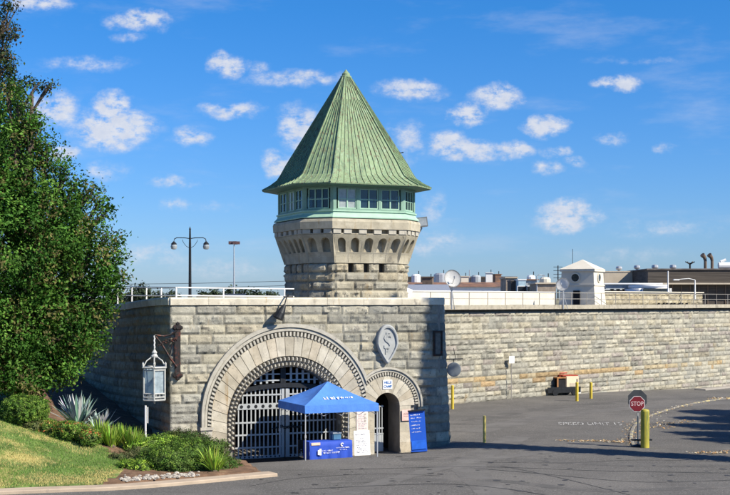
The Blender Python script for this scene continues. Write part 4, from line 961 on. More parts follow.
M_leg = mat('grey tent leg', (.42,.43,.45), .4, .05, metal=.4)
for (x_, y_) in ((.04,.04),(TS-.04,.04),(TS-.04,TS-.04),(.04,TS-.04)):
    bm = NB(); box(bm, x_-.022, x_+.022, y_-.022, y_+.022, .0, zv1-.03); box(bm, x_-.035, x_+.035, y_-.035, y_+.035, 1.0, 1.12); box(bm, x_-.06, x_+.06, y_-.06, y_+.06, -.01, .012); mk('leg', bm, M_leg, tent)
bm = NB()
for k in range(4):
    a, b = cor[k], cor[(k+1) % 4]
    for (t0, t1) in ((0,.25),(.25,.5),(.5,.75),(.75,1)):
        for (h0, h1) in ((-.06,-.45),(-.45,-.06)): tube(bm, [(a+(b-a)*t0).lerp(ctr, .05)*1+Vector((0,0,h0-.05)), (a+(b-a)*t1).lerp(ctr, .05)+Vector((0,0,h1-.05))], .012, 4)
mk('truss', bm, M_leg, tent)
# print on the front slope
ang = math.atan2(zp-zv1, TS/2); rng = random.Random(4); bm = NB(); Mp = Matrix.Translation((TS/2-.60, .45, zv1+.155))@Matrix.Rotation(-(math.pi/2-ang), 4, 'X')
squiggle(bm, 0, .62, .06, .22, -.012, rng, Mp, .95); squiggle(bm, .66, 1.25, .12, .12, -.012, rng, Mp, .9); mk('lettering', bm, M_tentw, cn_)
# table and its cloth
tb = thing('folding_table', tuple(G(5.2, -2.95, gz(*G(6.2,-2.6)[:2]))), AL, 'folding table hidden under the blue cloth below the canopy', 'table')
bm = NB(); box(bm, .03, 1.88, .02, .72, .70, .74); mk('table_top', bm, M_white, tb)
for (x_, y_) in ((.15,.08),(1.75,.08),(.15,.66),(1.75,.66)): bm = NB(); tube(bm, [(x_,y_,0),(x_,y_,.7)], .018, 6); mk('leg', bm, M_leg, tb)
M_cloth = mat('royal blue cloth', (.022,.07,.42), .7, .05, 2, .1, 8)
bm = NB(); rows = []; prof = [(-.03,.02),(-.025,.3),(-.015,.55),(.0,.75),(.02,.76),(.38,.762),(.74,.76)]
for (y_, z_) in prof: rows.append([bm.verts.new((1.93*i/24-.01, y_-(.03*math.sin(i*1.1)+.02*math.sin(i*2.3))*max(0, (.7-z_))/.7, z_)) for i in range(25)])
for j in range(len(rows)-1):
    for i in range(24): bm.faces.new((rows[j][i], rows[j][i+1], rows[j+1][i+1], rows[j+1][i]))
for xx in (-.012, 1.925):
    v_ = [bm.verts.new(p) for p in ((xx,-.03,.02),(xx,.74,.02),(xx,.74,.76),(xx,.02,.76))]; bm.faces.new(v_)
tc_ = mk('tablecloth', bm, M_cloth, None, True); tc_.matrix_world = Matrix.Translation(tb.location)@Matrix.Rotation(AL, 4, 'Z'); tag(tc_, 'royal blue tablecloth with small white logos draped to the ground', 'tablecloth')
rng = random.Random(12); bm = NB()
squiggle(bm, .60, 1.30, .26, .075, -.065, rng, None, .95); squiggle(bm, .48, 1.0, .36, .05, -.06, rng); box(bm, .34,.40,-.075,-.065,.22,.42); box(bm, .41,.50,-.075,-.065,.20,.47)
squiggle(bm, 1.18, 1.76, .46, .05, -.045, rng, None, .95); squiggle(bm, 1.34, 1.66, .38, .028, -.05, rng)
for k in range(9): t = .8+k*.5; box(bm, 1.45+.055*math.cos(t)-.02, 1.45+.055*math.cos(t)+.02, -.05, -.04, .61+.055*math.sin(t)-.02, .61+.055*math.sin(t)+.02)
mk('lettering', bm, M_tentw, tc_)
bm = NB(); box(bm, .06,.46,-.042,-.038,.62,.73); mk('paper_slip', bm, mat('paper peach', (.75,.55,.42), .8), tc_)
sb = thing('cool_box', tuple(G(6.55, -2.5, tz+.77)), AL+.1, 'blue grey cool box standing on the back of the table', 'cool box')
bm = NB(); box(bm, -.2,.2,-.14,.14,0,.27); bmesh.ops.bevel(bm, geom=bm.edges[:], offset=.03, segments=2, affect='EDGES'); mk('box', bm, mat('teal plastic', (.06,.16,.26), .5), sb)
bm = NB(); box(bm, -.21,.21,-.15,.15,.275,.33); mk('lid', bm, mat('grey lid', (.28,.32,.36), .5), sb)
ch = thing('camp_chair', tuple(G(5.6, -1.5, gz(*G(5.6,-1.5)[:2]))), AL+.4, 'black folding chair in the shade behind the table', 'chair')
bm = NB(); box(bm, -.25,.25,-.25,.25,.43,.47); mk('seat', bm, M_black, ch); bm = NB(); box(bm, -.25,.25,.24,.28,.5,.9); mk('backrest', bm, M_black, ch)
for (x_, y_) in ((-.24,-.24),(.24,-.24),(-.24,.24),(.24,.24)): bm = NB(); tube(bm, [(x_,y_,0),(x_,y_,.9 if y_ > 0 else .45)], .015, 6); mk('leg', bm, M_black, ch)
M_board = mat('white board', (.80,.78,.76), .6, .02); M_ink = mat('dark print', (.10,.11,.16), .7); M_pink = mat('pinkish poster', (.72,.60,.55), .7, .03)
def board(name, loc, rz, w_, h_, lean, label, cat, m, lines, seed, legs=True, hd=None, inkm=None, roll=0):
    o = thing(name, loc, rz, label, cat); Mb = Matrix.Rotation(roll, 4, 'Y')@Matrix.Rotation(-lean, 4, 'X')
    bm = NB(); box(bm, -w_/2, w_/2, 0, .025, .03, h_, M=Mb); mk('panel', bm, m, o); rng = random.Random(seed); bm = NB(); z_ = h_-.14
    for (hh, gap) in lines:
        squiggle(bm, -w_*.42+rng.uniform(0,w_*.08), w_*.40-rng.uniform(0, w_*.3), z_-hh, hh, -.002, rng, Mb, .9); z_ -= hh+gap
        if z_ < .12: break
    mk('lettering', bm, inkm or M_ink, o)
    if legs: bm = NB(); tube(bm, [(-w_*.3,.35,0), Mb@Vector((-w_*.3,.03,h_*.9))], .015, 5); tube(bm, [(w_*.3,.35,0), Mb@Vector((w_*.3,.03,h_*.9))], .015, 5); mk('strut', bm, M_leg, o)
    return o
p = G(8.0, -2.0); board('notice_board', (p.x, p.y, gz(p.x, p.y)), AL, .74, 1.10, .10, 'white notice board with dark print leaning right of the blue table', 'notice board', M_board, [(.06,.12)]+[(.04,.035)]*9, 3)
board('wall_poster', tuple(G(8.78, -.12, .98)), AL, .56, .92, 0, 'pale pinkish printed poster fixed to the pier above the notice board', 'poster', M_pink, [(.04,.035)]*10, 6, legs=False, inkm=mat('faded print', (.33,.30,.36), .8))
board('paper_notice', tuple(G(10.96, -.15, 1.38)), AL, .46, .52, 0, 'small pink and white notice on the right jamb of the small door', 'notice', mat('pink paper', (.78,.52,.46), .7, .12, 4), [(.03,.04)]*3, 9, legs=False)
p = G(11.15, -1.1); bb = board('banner_stand', (p.x, p.y, gz(p.x, p.y)+.02), AL-.2, .74, 1.86, .03, 'tall blue banner stand with white writing leaning right of the small door', 'banner', mat('blue banner', (.012,.085,.48), .5, .06, 1.5), [(.05,.09),(.045,.11),(.045,.12),(.05,.10),(.045,.11),(.05,.1)], 21, legs=True, inkm=M_tentw, roll=-.07)
bm = NB(); Mb = Matrix.Rotation(-.07, 4, 'Y'); box(bm, -.40,.40,-.04,.06,1.86,1.92, M=Mb); box(bm, -.36,.36,-.12,.16,-.02,.03); mk('banner_rail', bm, M_black, bb)
bm = NB(); box(bm, -.34,.34,-.03,-.018,.15,.55, M=Mb); mk('lower_panel', bm, mat('bright blue', (.02,.13,.62), .5), bb)

# ------------------------------------------------------------------ street things on the right
def bollard(px, py, h, r, label, m=M_yellow, zb=None, n=14, name='bollard', base=True, Yo=None):
    z0 = .25; Y = (CZ-z0)*F/(py-HY) if Yo is None else Yo
    for _ in range(4): z0 = gz(X(px, Y), Y); Y = (CZ-z0)*F/(py-HY) if Yo is None else Yo
    o = thing(name, (X(px, Y), Y, z0), 0, label, 'bollard', 'yellow bollards along the wall and road')
    bm = NB(); lathe(bm, [(r,0),(r,h-r*.5),(r*.85,h-r*.15),(r*.4,h)], n); mk('post', bm, m, o, False)
    return o
bollard(577, 401, 1.25, .10, 'yellow bollard right in front of the machine by the wall')
bollard(591, 398.5, 1.1, .10, 'short yellow bollard right of the machine')
bollard(635, 390, 1.25, .09, 'left one of two slim yellow posts by the far wall')
bollard(646, 389.5, 1.25, .09, 'right one of two slim yellow posts by the far wall')
bollard(452.5, 409, 1.45, .09, 'slim bright yellow post beside the right corner of the gatehouse')
bollard(484.5, 442.5, 1.25, .07, 'thin dull yellow post alone on the road right of the gatehouse', mat('dull yellow', (.55,.45,.13), .6, .15, 6))
bb_ = bollard(645, 447.5, 1.72, .19, 'thick yellow bollard in front of the stop sign', mat('stained yellow', (.42,.36,.05), .55, .1, 3, patches=[((.14,.17,.05), 2.2, .5, .15, (3,3,.3)), ((.5,.46,.3), 5, .66, .05, (1,1,1))]), n=20)
bx, by, bz = bb_.location
ss = thing('stop_sign', (bx-.24, by+.35, bz), R(4), 'red octagonal stop sign with a dark backing plate behind the thick yellow bollard', 'stop sign')
bm = NB(); lathe(bm, [(.30,0),(.30,.05),(.12,.10),(.06,.12)], 12); box(bm, -.30,.62,-.12,.12,.28,.34); mk('base', bm, M_black, ss)
bm = NB(); box(bm, -.035,.035,-.02,.02,.05,2.15); mk('post', bm, M_galv, ss)
def octo(bm, r, y0, y1, cz, cx_=0):
    a = [bm.verts.new((cx_+r*math.cos(R(22.5+45*i)), y0, cz+r*math.sin(R(22.5+45*i)))) for i in range(8)]; b = [bm.verts.new((cx_+r*math.cos(R(22.5+45*i)), y1, cz+r*math.sin(R(22.5+45*i)))) for i in range(8)]
    bm.faces.new(a[::-1]); bm.faces.new(b); [bm.faces.new((a[i], a[(i+1) % 8], b[(i+1) % 8], b[i])) for i in range(8)]
bm = NB(); octo(bm, .46, -.03, -.01, 2.12, -.03); mk('backing_plate', bm, mat('dark plate', (.05,.055,.06), .5), ss)
bm = NB(); octo(bm, .375, -.052, -.032, 1.93, -.05); pl = mk('sign_plate', bm, mat('white sign edge', (.75,.72,.7), .5), ss)
bm = NB(); octo(bm, .352, -.058, -.053, 1.93, -.05); mk('red_face', bm, mat('stop red', (.17,.014,.022), .45, .08, 3), pl)
o = mk('lettering', text_mesh('STOP', .27, .004, bold=.004), mat('faded pinkish letters', (.62,.42,.42), .7), pl); o.location = (-.05, -.062, 1.93); o.scale = (.88, 1, 1)
# machine by the wall
Ym = 91.2; mc = thing('generator_trailer', (X(563,Ym), Ym, gz(X(563,Ym),Ym)), R(20), 'cream and black generator on a low black skid parked by the far wall', 'generator')
bm = NB(); box(bm, -1.35,1.0,-.5,.5,.26,.52); box(bm, -1.5,1.1,-.56,-.50,.20,.60); mk('skid', bm, M_black, mc)
bm = NB(); box(bm, -.02,.98,-.5,.5,.53,1.34); bmesh.ops.bevel(bm, geom=bm.edges[:], offset=.04, segments=2, affect='EDGES'); bd = mk('cabinet', bm, mat('cream panel', (.74,.60,.42), .6, .06, 3), mc)
bm = NB(); box(bm, .28,.70,-.515,-.501,.62,.86); mk('panel', bm, M_tan, bd); bm = NB(); box(bm, .8,.86,-.52,-.501,.9,1.15); mk('handle', bm, M_black, bd)
bm = NB(); box(bm, -.62,-.03,-.42,.42,.53,1.18); mk('engine', bm, M_dark, mc)
bm = NB(); box(bm, -.72,-.63,-.5,-.42,.53,1.2); box(bm, -.72,-.63,.42,.5,.53,1.2); box(bm, -.72,-.03,-.5,.5,1.205,1.28); mk('engine_frame', bm, mat('orange frame', (.42,.20,.08), .6), mc)
bm = NB(); box(bm, -.25,.95,-.45,.45,1.35,1.41); tube(bm, [(-.35,-.2,1.3),(-.35,-.2,1.55),(.2,-.2,1.57)], .05, 6); mk('top_guard', bm, mat('machine red', (.40,.07,.04), .6), mc)
for (x_, y_) in ((-.9,-.52),(-.9,.52),(.6,-.52),(.6,.52)): bm = NB(); tube(bm, [(x_, y_-.07, .22),(x_, y_+.07, .22)], .22, 14); mk('wheel', bm, M_black, mc)
bm = NB(); box(bm, 1.05,1.35,-.15,.15,.1,.42); mk('hitch_box', bm, M_white, mc)
# small white sign on a post in front of the far wall
s0 = 5.75; p = W(s0, -.35); o = thing('wall_sign', (p.x, p.y, gz(p.x, p.y)), WA-.3, 'small blank white square sign on a thin post before the far wall', 'sign')
bm = NB(); tube(bm, [(0,0,0),(0,0,2.7)], .03, 6); mk('post', bm, MATS['weathered pipe'], o); bm = NB(); box(bm, -.22,.22,-.05,-.03,2.42,2.9); mk('panel', bm, M_white, o)

# worn white lettering on the road
M_paint = mat('worn road paint', (.66,.65,.62), .7, .1, 6, patches=[((.17,.16,.145), 7, .46, .05, (1,.6,1))])
tm = text_mesh('SPEED LIMIT 15', 1.0, .0, bold=.0); tm.transform(Matrix.Rotation(R(-90), 4, 'X')); xs = [v_.co.x for v_ in tm.vertices]; w0 = max(xs)-min(xs)
tm.transform(Matrix.Diagonal((3.35/w0, 2.1, 1, 1))@Matrix(((1,.25,0,0),(0,1,0,0),(0,0,1,0),(0,0,0,1)))); o = mk('road_lettering', tm, M_paint)
Yp = (CZ-.3)*F/(424-HY); cxp = X(590, Yp); o.location = (cxp, Yp, 0); o.rotation_euler = (0,0,R(-4)); bpy.context.view_layer.update()
for v_ in tm.vertices:
    q = o.matrix_world@v_.co; v_.co.z = gz(q.x, q.y)+.012
tag(o, kind='structure')
# broken yellowish kerb line curving from the bollard to the right, with dry leaves
def poly_world(pts, z=.3): return [gp(*p, z=z) for p in pts]
kp = poly_world([(634,446),(631,438),(634,427),(645,418),(668,410),(695,403),(730,397),(770,392)])
M_kerb = mat('worn yellow kerb', (.20,.185,.16), .9, .15, 3, patches=[((.55,.46,.20), 1.9, .55, .04, (1,1,1)), ((.55,.53,.47), 2.7, .60, .03, (1,1,1))])
def kerb(name, pts, wd, h, m, n=60):
    P = [Vector((p[0], p[1], 0)) for p in pts]; allp = []; seg = len(P)-1
    for s in range(seg):
        p0 = P[max(0, s-1)]; p1 = P[s]; p2 = P[s+1]; p3 = P[min(seg, s+2)]
        for k in range(n//seg): t = k/(n//seg); allp.append(.5*((2*p1)+(p2-p0)*t+(2*p0-5*p1+4*p2-p3)*t*t+(3*p1-p0-3*p2+p3)*t**3))
    allp.append(P[-1]); bm = NB(); prev = None
    for i, p in enumerate(allp):
        d = (allp[min(i+1, len(allp)-1)]-allp[max(0, i-1)]).normalized(); q = Vector((-d.y, d.x, 0)); z = gz(p.x, p.y)
        cur = [bm.verts.new((p.x+q.x*o_, p.y+q.y*o_, z+zz)) for o_, zz in ((-wd/2,-.1),(-wd/2,h*.8),(-wd/2+.03,h),(wd/2-.03,h),(wd/2,h*.8),(wd/2,-.1))]
        if prev: [bm.faces.new((prev[k], prev[k+1], cur[k+1], cur[k])) for k in range(5)]
        else: bm.faces.new(cur)
        prev = cur
    bm.faces.new(prev[::-1]); bmesh.ops.recalc_face_normals(bm, faces=bm.faces); return tag(mk(name, bm, m), kind='structure')
kerb('road_kerb', kp, .16, .06, M_kerb)
def litter(pts, n, spread, size, cols, name, label_cat=None, seed=1):
    r = np.random.default_rng(seed); c = []
    P = poly_world(pts); 
    for i in range(n):
        k = r.integers(0, len(P)-1); t = r.random(); x_ = P[k][0]+(P[k+1][0]-P[k][0])*t+r.normal()*spread; y_ = P[k][1]+(P[k+1][1]-P[k][1])*t+r.normal()*spread
        c.append((x_, y_, gz(x_, y_)+.035))
    c = np.array(c); me = leaves(c, np.tile([[0,0,1.]], (n,1)), size, np.array(cols)[r.integers(0, len(cols), n)], align=1.5)
    return tag(mk(name, me, mat('dry leaf', (1,1,1), .8, .0, attr=True)), kind='stuff')
DRY = [(.50,.36,.16),(.60,.50,.32),(.38,.22,.10),(.62,.58,.48),(.55,.30,.10)]
litter([(634,446),(631,438),(634,427),(645,418),(668,410),(700,402)], 420, .3, .055, DRY, 'dry_leaves', seed=2)
litter([(562,441),(600,441.5),(632,443)], 300, .22, .05, DRY, 'dry_leaves', seed=3)
litter([(690,453),(712,454),(728,452)], 120, .2, .06, DRY, 'dry_leaves', seed=4); litter([(655,428),(668,424),(690,421)], 160, .45, .06, DRY, 'dry_leaves', seed=5); litter([(715,398),(735,396)], 120, .5, .07, DRY, 'dry_leaves', seed=6)
# pale footway strip along the foot of the wall and around the gatehouse corner
M_conc = mat('pale concrete', (.34,.31,.27), .9, .1, .9, .2, 30)
kerb('pavement', [gp(700,391,-.2), gp(735,387,-.3), gp(790,382,-.4)], .9, .08, M_conc, 10)
0 and kerb('pavement', [tuple(G(13.6,-.2)[:2]), tuple(G(14.9,1.2)[:2]), tuple(G(15.6,3.5)[:2])], .22, .03, M_patch2, 20)

# ------------------------------------------------------------------ lawn, bed and kerb on the left
FL = [(-60,27.5),(-30,38.1),(-20,41.3),(-11.6,44.0),(-8.15,45.1),(-4.23,47.8),(-3.45,48.3)]
def Yf(x):
    for (a, b), (c, d) in zip(FL[:-1], FL[1:]):
        if x <= c: return b+(d-b)*(x-a)/(c-a)
    return FL[-1][1]
def Xr(y): return -3.75-(y-48.6)*.27
def hb(x, y):
    d = y-Yf(x)-.85; g = min(1.25, max(0, (-5.6-x)/8.4))**1.25*1.62
    inside = min(d/.3, (Xr(y)-x)/.5)
    if inside < 0: return gz(x, y)-.25
    z = gz(x, y)+.12+min(1, inside)*.06 + g*sm(0, 7.5, d)+.06*noise.noise(Vector((x*.5, y*.5, 3)))*min(1, d)
    if y > 56 and x > -12: z = z
    return z
kerb('kerb', [(a, b+.42) for a, b in FL], .74, .12, mat('tan kerb', (.43,.34,.25), .9, .1, 1.2, .15, 30, patches=[((.30,.24,.19), 2, .6, .1, (1,1,1))]), 90)
bxs = [-45+.0*i for i in range(0)]; bxs = axis([(-45,-20,12),(-20,-3.4,60)]); bys = axis([(30,44,14),(44,60,56),(60,82,12)])
XB = [(30,-9.2),(45,-9.2),(48.5,-8.9),(51,-10.2),(53,-11.8),(56,-14.5),(90,-30)]
def xbed(y):
    for (a, b), (c, d) in zip(XB[:-1], XB[1:]):
        if y <= c: return b+(d-b)*(y-a)/(c-a)
M_lawn = mat('lawn turf', (.12,.18,.045), .95, .25, 1.2, .4, 30, patches=[((.38,.32,.11), .55, .5, .16, (1,1.6,1)), ((.36,.29,.13), 2.4, .6, .1, (1,1,1)), ((.05,.10,.02), 1.1, .58, .12, (1,1,1))])
M_soil = mat('bed soil', (.17,.10,.06), .95, .25, 2, .5, 20, patches=[((.28,.2,.12), 3, .58, .1, (1,1,1))])
for nm, bed, m in (('lawn', False, M_lawn), ('planting_bed', True, M_soil)):
    bm = NB(); vg = {}
    def gv(i, j):
        if (i, j) not in vg: vg[i, j] = bm.verts.new((bxs[i], bys[j], hb(bxs[i], bys[j])))
        return vg[i, j]
    for j in range(len(bys)-1):
        for i in range(len(bxs)-1):
            xm, ym = (bxs[i]+bxs[i+1])/2, (bys[j]+bys[j+1])/2
            if (xm > xbed(ym)) != bed or ym < Yf(xm)+.3 or gl((xm, ym))[0] > .6 and gl((xm, ym))[1] > .3: continue
            bm.faces.new((gv(i, j), gv(i+1, j), gv(i+1, j+1), gv(i, j+1)))
    tag(mk(nm, bm, m, smooth=True), kind='structure')
# grass blades
n = 60000; gx_ = NR.uniform(-17.5, -8.6, n); gy_ = NR.uniform(43.5, 56, n); keepi = [i for i in range(n) if gy_[i] > Yf(gx_[i])+.92 and gx_[i] < xbed(gy_[i])-.05+.12*math.sin(gy_[i]*7)]
gx_, gy_ = gx_[keepi], gy_[keepi]; n = len(gx_); gh_ = np.array([hb(a, b) for a, b in zip(gx_, gy_)]); hgt = NR.uniform(.03, .085, n); a_ = NR.uniform(0, 2*math.pi, n); wd_ = .012
dry = np.array([noise.noise(Vector((a*.45, b*.75, 8)))*1.1+.10 + .35*(1-sm(.6, 2.4, b-Yf(a)-.85)) for a, b in zip(gx_, gy_)])+NR.normal(size=n)*.16
colg = np.where((dry > .2)[:, None], np.array([[.56,.47,.18]]), np.array([[.15,.27,.045]]))*NR.uniform(.7, 1.3, n)[:, None]
P0 = np.stack([gx_-wd_*np.cos(a_), gy_-wd_*np.sin(a_), gh_-.01], 1); P1_ = np.stack([gx_+wd_*np.cos(a_), gy_+wd_*np.sin(a_), gh_-.01], 1); P2_ = np.stack([gx_+NR.normal(size=n)*.02, gy_+NR.normal(size=n)*.02, gh_+hgt], 1)
me = bpy.data.meshes.new('grass'); me.from_pydata(np.stack([P0, P1_, P2_], 1).reshape(-1, 3).tolist(), [], np.arange(3*n).reshape(n, 3).tolist()); me.update(); set_tint(me, np.repeat(colg, 3, 0))
M_leafmat = mat('leaf', (1,1,1), .6, .0, attr=True, transl=.28, spec=.12)
tag(mk('grass', me, mat('grass blade', (1,1,1), .7, 0, attr=True, transl=.3)), kind='stuff')
# pale stones along the kerb
bm = NB(); rng = random.Random(31)
for k in range(150):
    px = rng.uniform(112, 184); t = (px-112)/72; x_ = -8.7+(2.6)*t+rng.uniform(-.1,.1); y_ = Yf(x_)+.95+abs(rng.gauss(0,.42)); r_ = rng.uniform(.025,.085)
    blob(bm, (x_, y_, hb(x_, y_)+r_*.3), (r_*1.2, r_, r_*.7), 1, .3, k)
tag(mk('pebbles', bm, mat('pale pebble', (.42,.38,.32), .85, .25, 3)), kind='stuff')

GR_D = [(.05,.105,.022),(.07,.135,.028),(.09,.155,.035),(.05,.09,.025),(.11,.17,.04)]
GR_M = [(.11,.21,.03),(.16,.28,.04),(.21,.31,.05),(.09,.18,.03),(.16,.24,.06)]
GR_L = [(.33,.48,.06),(.26,.42,.05),(.40,.52,.10),(.18,.32,.04)]
def shrub(name, blobs, label, cat, cols, size=.035, per=900, clump=.13, stem=True, group=None, clump_n=22, extra=None, core=None):
    """blobs: (px, py, Y, rx, ry, rz)"""
    bl = [((X(px, Y), Y, Z(py, Y)), r) for (px, py, Y, r) in blobs]; cx_, cy_ = bl[0][0][0], bl[0][0][1]; zb = hb(cx_, cy_) if cx_ < -3 else gz(cx_, cy_)
    o = thing(name, (cx_, cy_, zb), 0, label, cat, group); off = np.array([cx_, cy_, zb])
    bl2 = [(tuple(np.array(c)-off), r) for c, r in bl]
    me = crown(bl2, per*1.7, size, cols, clump=clump, fill=.25, align=.5, clump_n=clump_n); mk('foliage', me, M_leafmat, o)
    bm = NB()
    for c, r in bl2: blob(bm, c, tuple(q*.80 for q in r), 2, .12, c[0])
    mk('inner_twigs', bm, mat('shrub twigs', (.045,.075,.02), .95, .3, 12, .5, 20), o)
    bm = NB(); [tube(bm, [(0,0,-.1), Vector(c)*.9], [.04,.015], 5) for c, r in bl2]; mk('stem', bm, mat('bark', (.13,.10,.075), .9, .25, 8, .6, 20), o)
    if extra: extra(o, bl2)
    return o
shrub('boxwood_shrub', [(24,411,51.6,(.86,.8,.62)),(12,412,51.8,(.5,.6,.55)),(36,411,51.7,(.48,.6,.55))], 'clipped dark green rounded shrub under the big tree', 'shrub', GR_M+[(.07,.14,.03)], .028, 1900, .07)
def blooms(o, bl):
    pts = []; 
    for c, r in bl:
        d = NR.normal(size=(170, 3)); d /= np.linalg.norm(d, axis=1)[:, None]; d[:, 2] = abs(d[:, 2]); pts.append(np.array(c)+d*np.array(r)*1.03)
    pts = np.concatenate(pts); n_ = len(pts); cc = np.array([(.55,.18,.06),(.5,.25,.08),(.45,.12,.05),(.6,.35,.15)])[NR.integers(0, 4, n_)]
    mk('blossom', leaves(pts, np.tile([[0,-.5,.8]], (n_,1)), .038, cc), M_leafmat, o)
shrub('flowering_shrub', [(70,431,51.0,(.75,.6,.36)),(48,430,51.4,(.5,.5,.36)),(90,437,50.6,(.42,.5,.28))], 'low green shrub speckled with orange flowers beside the lawn', 'shrub', GR_M, .03, 1300, .09, extra=blooms)
shrub('juniper_shrub', [(172,463,49.1,(1.15,.8,.56)),(153,462,49.4,(.7,.7,.5)),(205,466,49.4,(.8,.7,.5)),(190,452,50.8,(1.1,.7,.5))], 'wide dark green spreading bush at the front of the bed by the gatehouse', 'shrub', GR_D+GR_M, .028, 1600, .10)
shrub('rounded_shrub', [(187,443,53.2,(.95,.6,.5)),(210,452,52.6,(.75,.6,.5)),(170,443,53.4,(.6,.6,.4))], 'rounded brownish green bush against the left foot of the gatehouse', 'shrub', GR_D+[(.10,.09,.04),(.08,.12,.03)], .03, 1300, .10)
shrub('bushy_shrub', [(146,447,51.8,(.7,.6,.42)),(163,446,52.0,(.6,.5,.42)),(135,452,51.4,(.5,.5,.35))], 'small bright green leafy bush below the hanging lantern', 'shrub', GR_M+GR_L, .035, 1100, .12)
shrub('ground_cover_shrub', [(222,470,49.6,(.5,.5,.36)),(231,473,49.6,(.3,.4,.22))], 'low brown tinged shrub at the right tip of the bed', 'shrub', GR_D+[(.16,.09,.04),(.2,.12,.06)], .028, 1300, .08)
shrub('sage_shrub', [(122,459,49.8,(.5,.4,.24)),(132,462,49.6,(.45,.4,.26)),(138,455,50.4,(.5,.4,.3))], 'low olive shrub at the lawn edge in front of the spiky green plant', 'shrub', [(.12,.14,.06),(.09,.12,.04),(.16,.15,.07)], .028, 1300, .08)
shrub('olive_shrub', [(34,426,51.3,(.5,.4,.22)),(2,420,53,(.5,.5,.4))], 'low pale shrub at the foot of the clipped round shrub', 'shrub', [(.12,.15,.04),(.17,.18,.07)], .03, 1200, .08)
shrub('spreading_shrub', [(128,466,48.6,(.42,.4,.22)),(140,468,48.5,(.5,.4,.3))], 'low bright green mat between the lawn tip and the wide dark bush', 'shrub', GR_M+GR_L[:2], .028, 1300, .08)
shrub('creeping_shrub', [(235,470,50.2,(.4,.5,.24)),(228,466,51.2,(.5,.5,.34))], 'small dark creeping plant at the foot of the left arch jamb', 'shrub', GR_D, .028, 1300, .08)
def blades(name, px, py, Y, n_, ln_, wd_, cols, label, cat, m, curve=.35, spread=1.1, rad=.12, seed=3, zoff=0, rx=1):
    x0, y0 = X(px, Y), Y; z0 = hb(x0, y0)+zoff; o = thing(name, (x0, y0, z0), 0, label, cat); rng = random.Random(seed); V = []; Fc = []; T = []
    for k in range(n_):
        az = rng.uniform(0, 2*math.pi); el = math.pi/2-rng.uniform(.05, spread)**1.0; L_ = ln_*rng.uniform(.65, 1.1); b = Vector((math.cos(az)*rad*rng.random()*rx, math.sin(az)*rad*rng.random(), -.03)); d = Vector((math.cos(az)*math.cos(el), math.sin(az)*math.cos(el), math.sin(el)))
        sd_ = Vector((-math.sin(az), math.cos(az), 0)); c = rng.choice(cols); c = tuple(q*rng.uniform(.8, 1.2) for q in c); p = b.copy(); base = len(V); ns_ = 6; cv = curve*rng.uniform(.3, 1.2)
        for s in range(ns_+1):
            t = s/ns_; ww = wd_*(.75+.6*math.sin(t*2.2))*(1-t**2.2)+.002; up = sd_.cross(d).normalized()
            V += [p-sd_*ww, p-up*ww*.35, p+sd_*ww]; T += [c]*3
            p = p+d*(L_/ns_); d = (d+Vector((0,0,-cv/ns_*(1.0+t)))).normalized()
            if s: q = base+3*(s-1); Fc += [(q,q+1,q+4,q+3),(q+1,q+2,q+5,q+4)]
    me = bpy.data.meshes.new('b'); me.from_pydata([tuple(p) for p in V], [], Fc); me.update(); set_tint(me, np.array(T)); mk('blade_rosette', me, m, o, True)
    bm = NB(); lathe(bm, [(rad*.9,-.1),(rad,.02),(rad*.6,.1)], 8); mk('crown_base', bm, MATS['bark'], o); return o
M_agave = mat('agave leaf', (1,1,1), .5, 0, attr=True)
blades('agave_plant', 78, 440, 53.0, 75, 1.35, .055, [(.26,.34,.33),(.32,.40,.37),(.22,.30,.28),(.40,.46,.42)], 'big spiky blue grey agave against the dark side wall', 'agave', M_agave, .25, 1.0, .28, 5, zoff=.25)
blades('agave_plant', 98, 441, 53.4, 40, 1.0, .045, [(.26,.34,.33),(.32,.40,.37),(.40,.46,.42)], 'smaller grey agave just right of the big agave', 'agave', M_agave, .2, .9, .22, 6, zoff=.1)
k = 0
for (px, Y, lb) in ((101,51.6,'leftmost clump of yellow green sword leaves by the agave'),(111,51.2,'second clump of yellow green sword leaves from the agave'),(121,51.6,'third clump of yellow green sword leaves from the agave'),(131,51.4,'rightmost clump of yellow green sword leaves in the row')):
    k += 1; o = blades('iris_plant', px, 450, Y, 110, .95, .026, GR_L+[(.30,.38,.10)], lb, 'iris', M_leafmat, .3, .6, .2, 10+k); o['group'] = 'spiky green plants in the bed'
o = blades('iris_plant', 214, 470, 48.6, 90, 1.0, .024, GR_L, 'bright green spiky plant between the front bushes near the gate', 'iris', M_leafmat, .7, .9, .18, 20); o['group'] = 'spiky green plants in the bed'
# pale pipe standing in the bed below the lantern
x_, y_ = X(145.5, 54.2), 54.2; zb = hb(x_, y_); o = thing('standpipe', (x_, y_, zb), 0, 'slim pale double pipe rising from the bed below the lantern', 'pipe')
bm = NB(); tube(bm, [(0,0,-.2),(0,0,Z(405.5,54.2)-zb)], .04, 8); tube(bm, [(.09,0,.7),(.09,0,Z(407,54.2)-zb)], .025, 6); mk('pipe', bm, M_white, o)

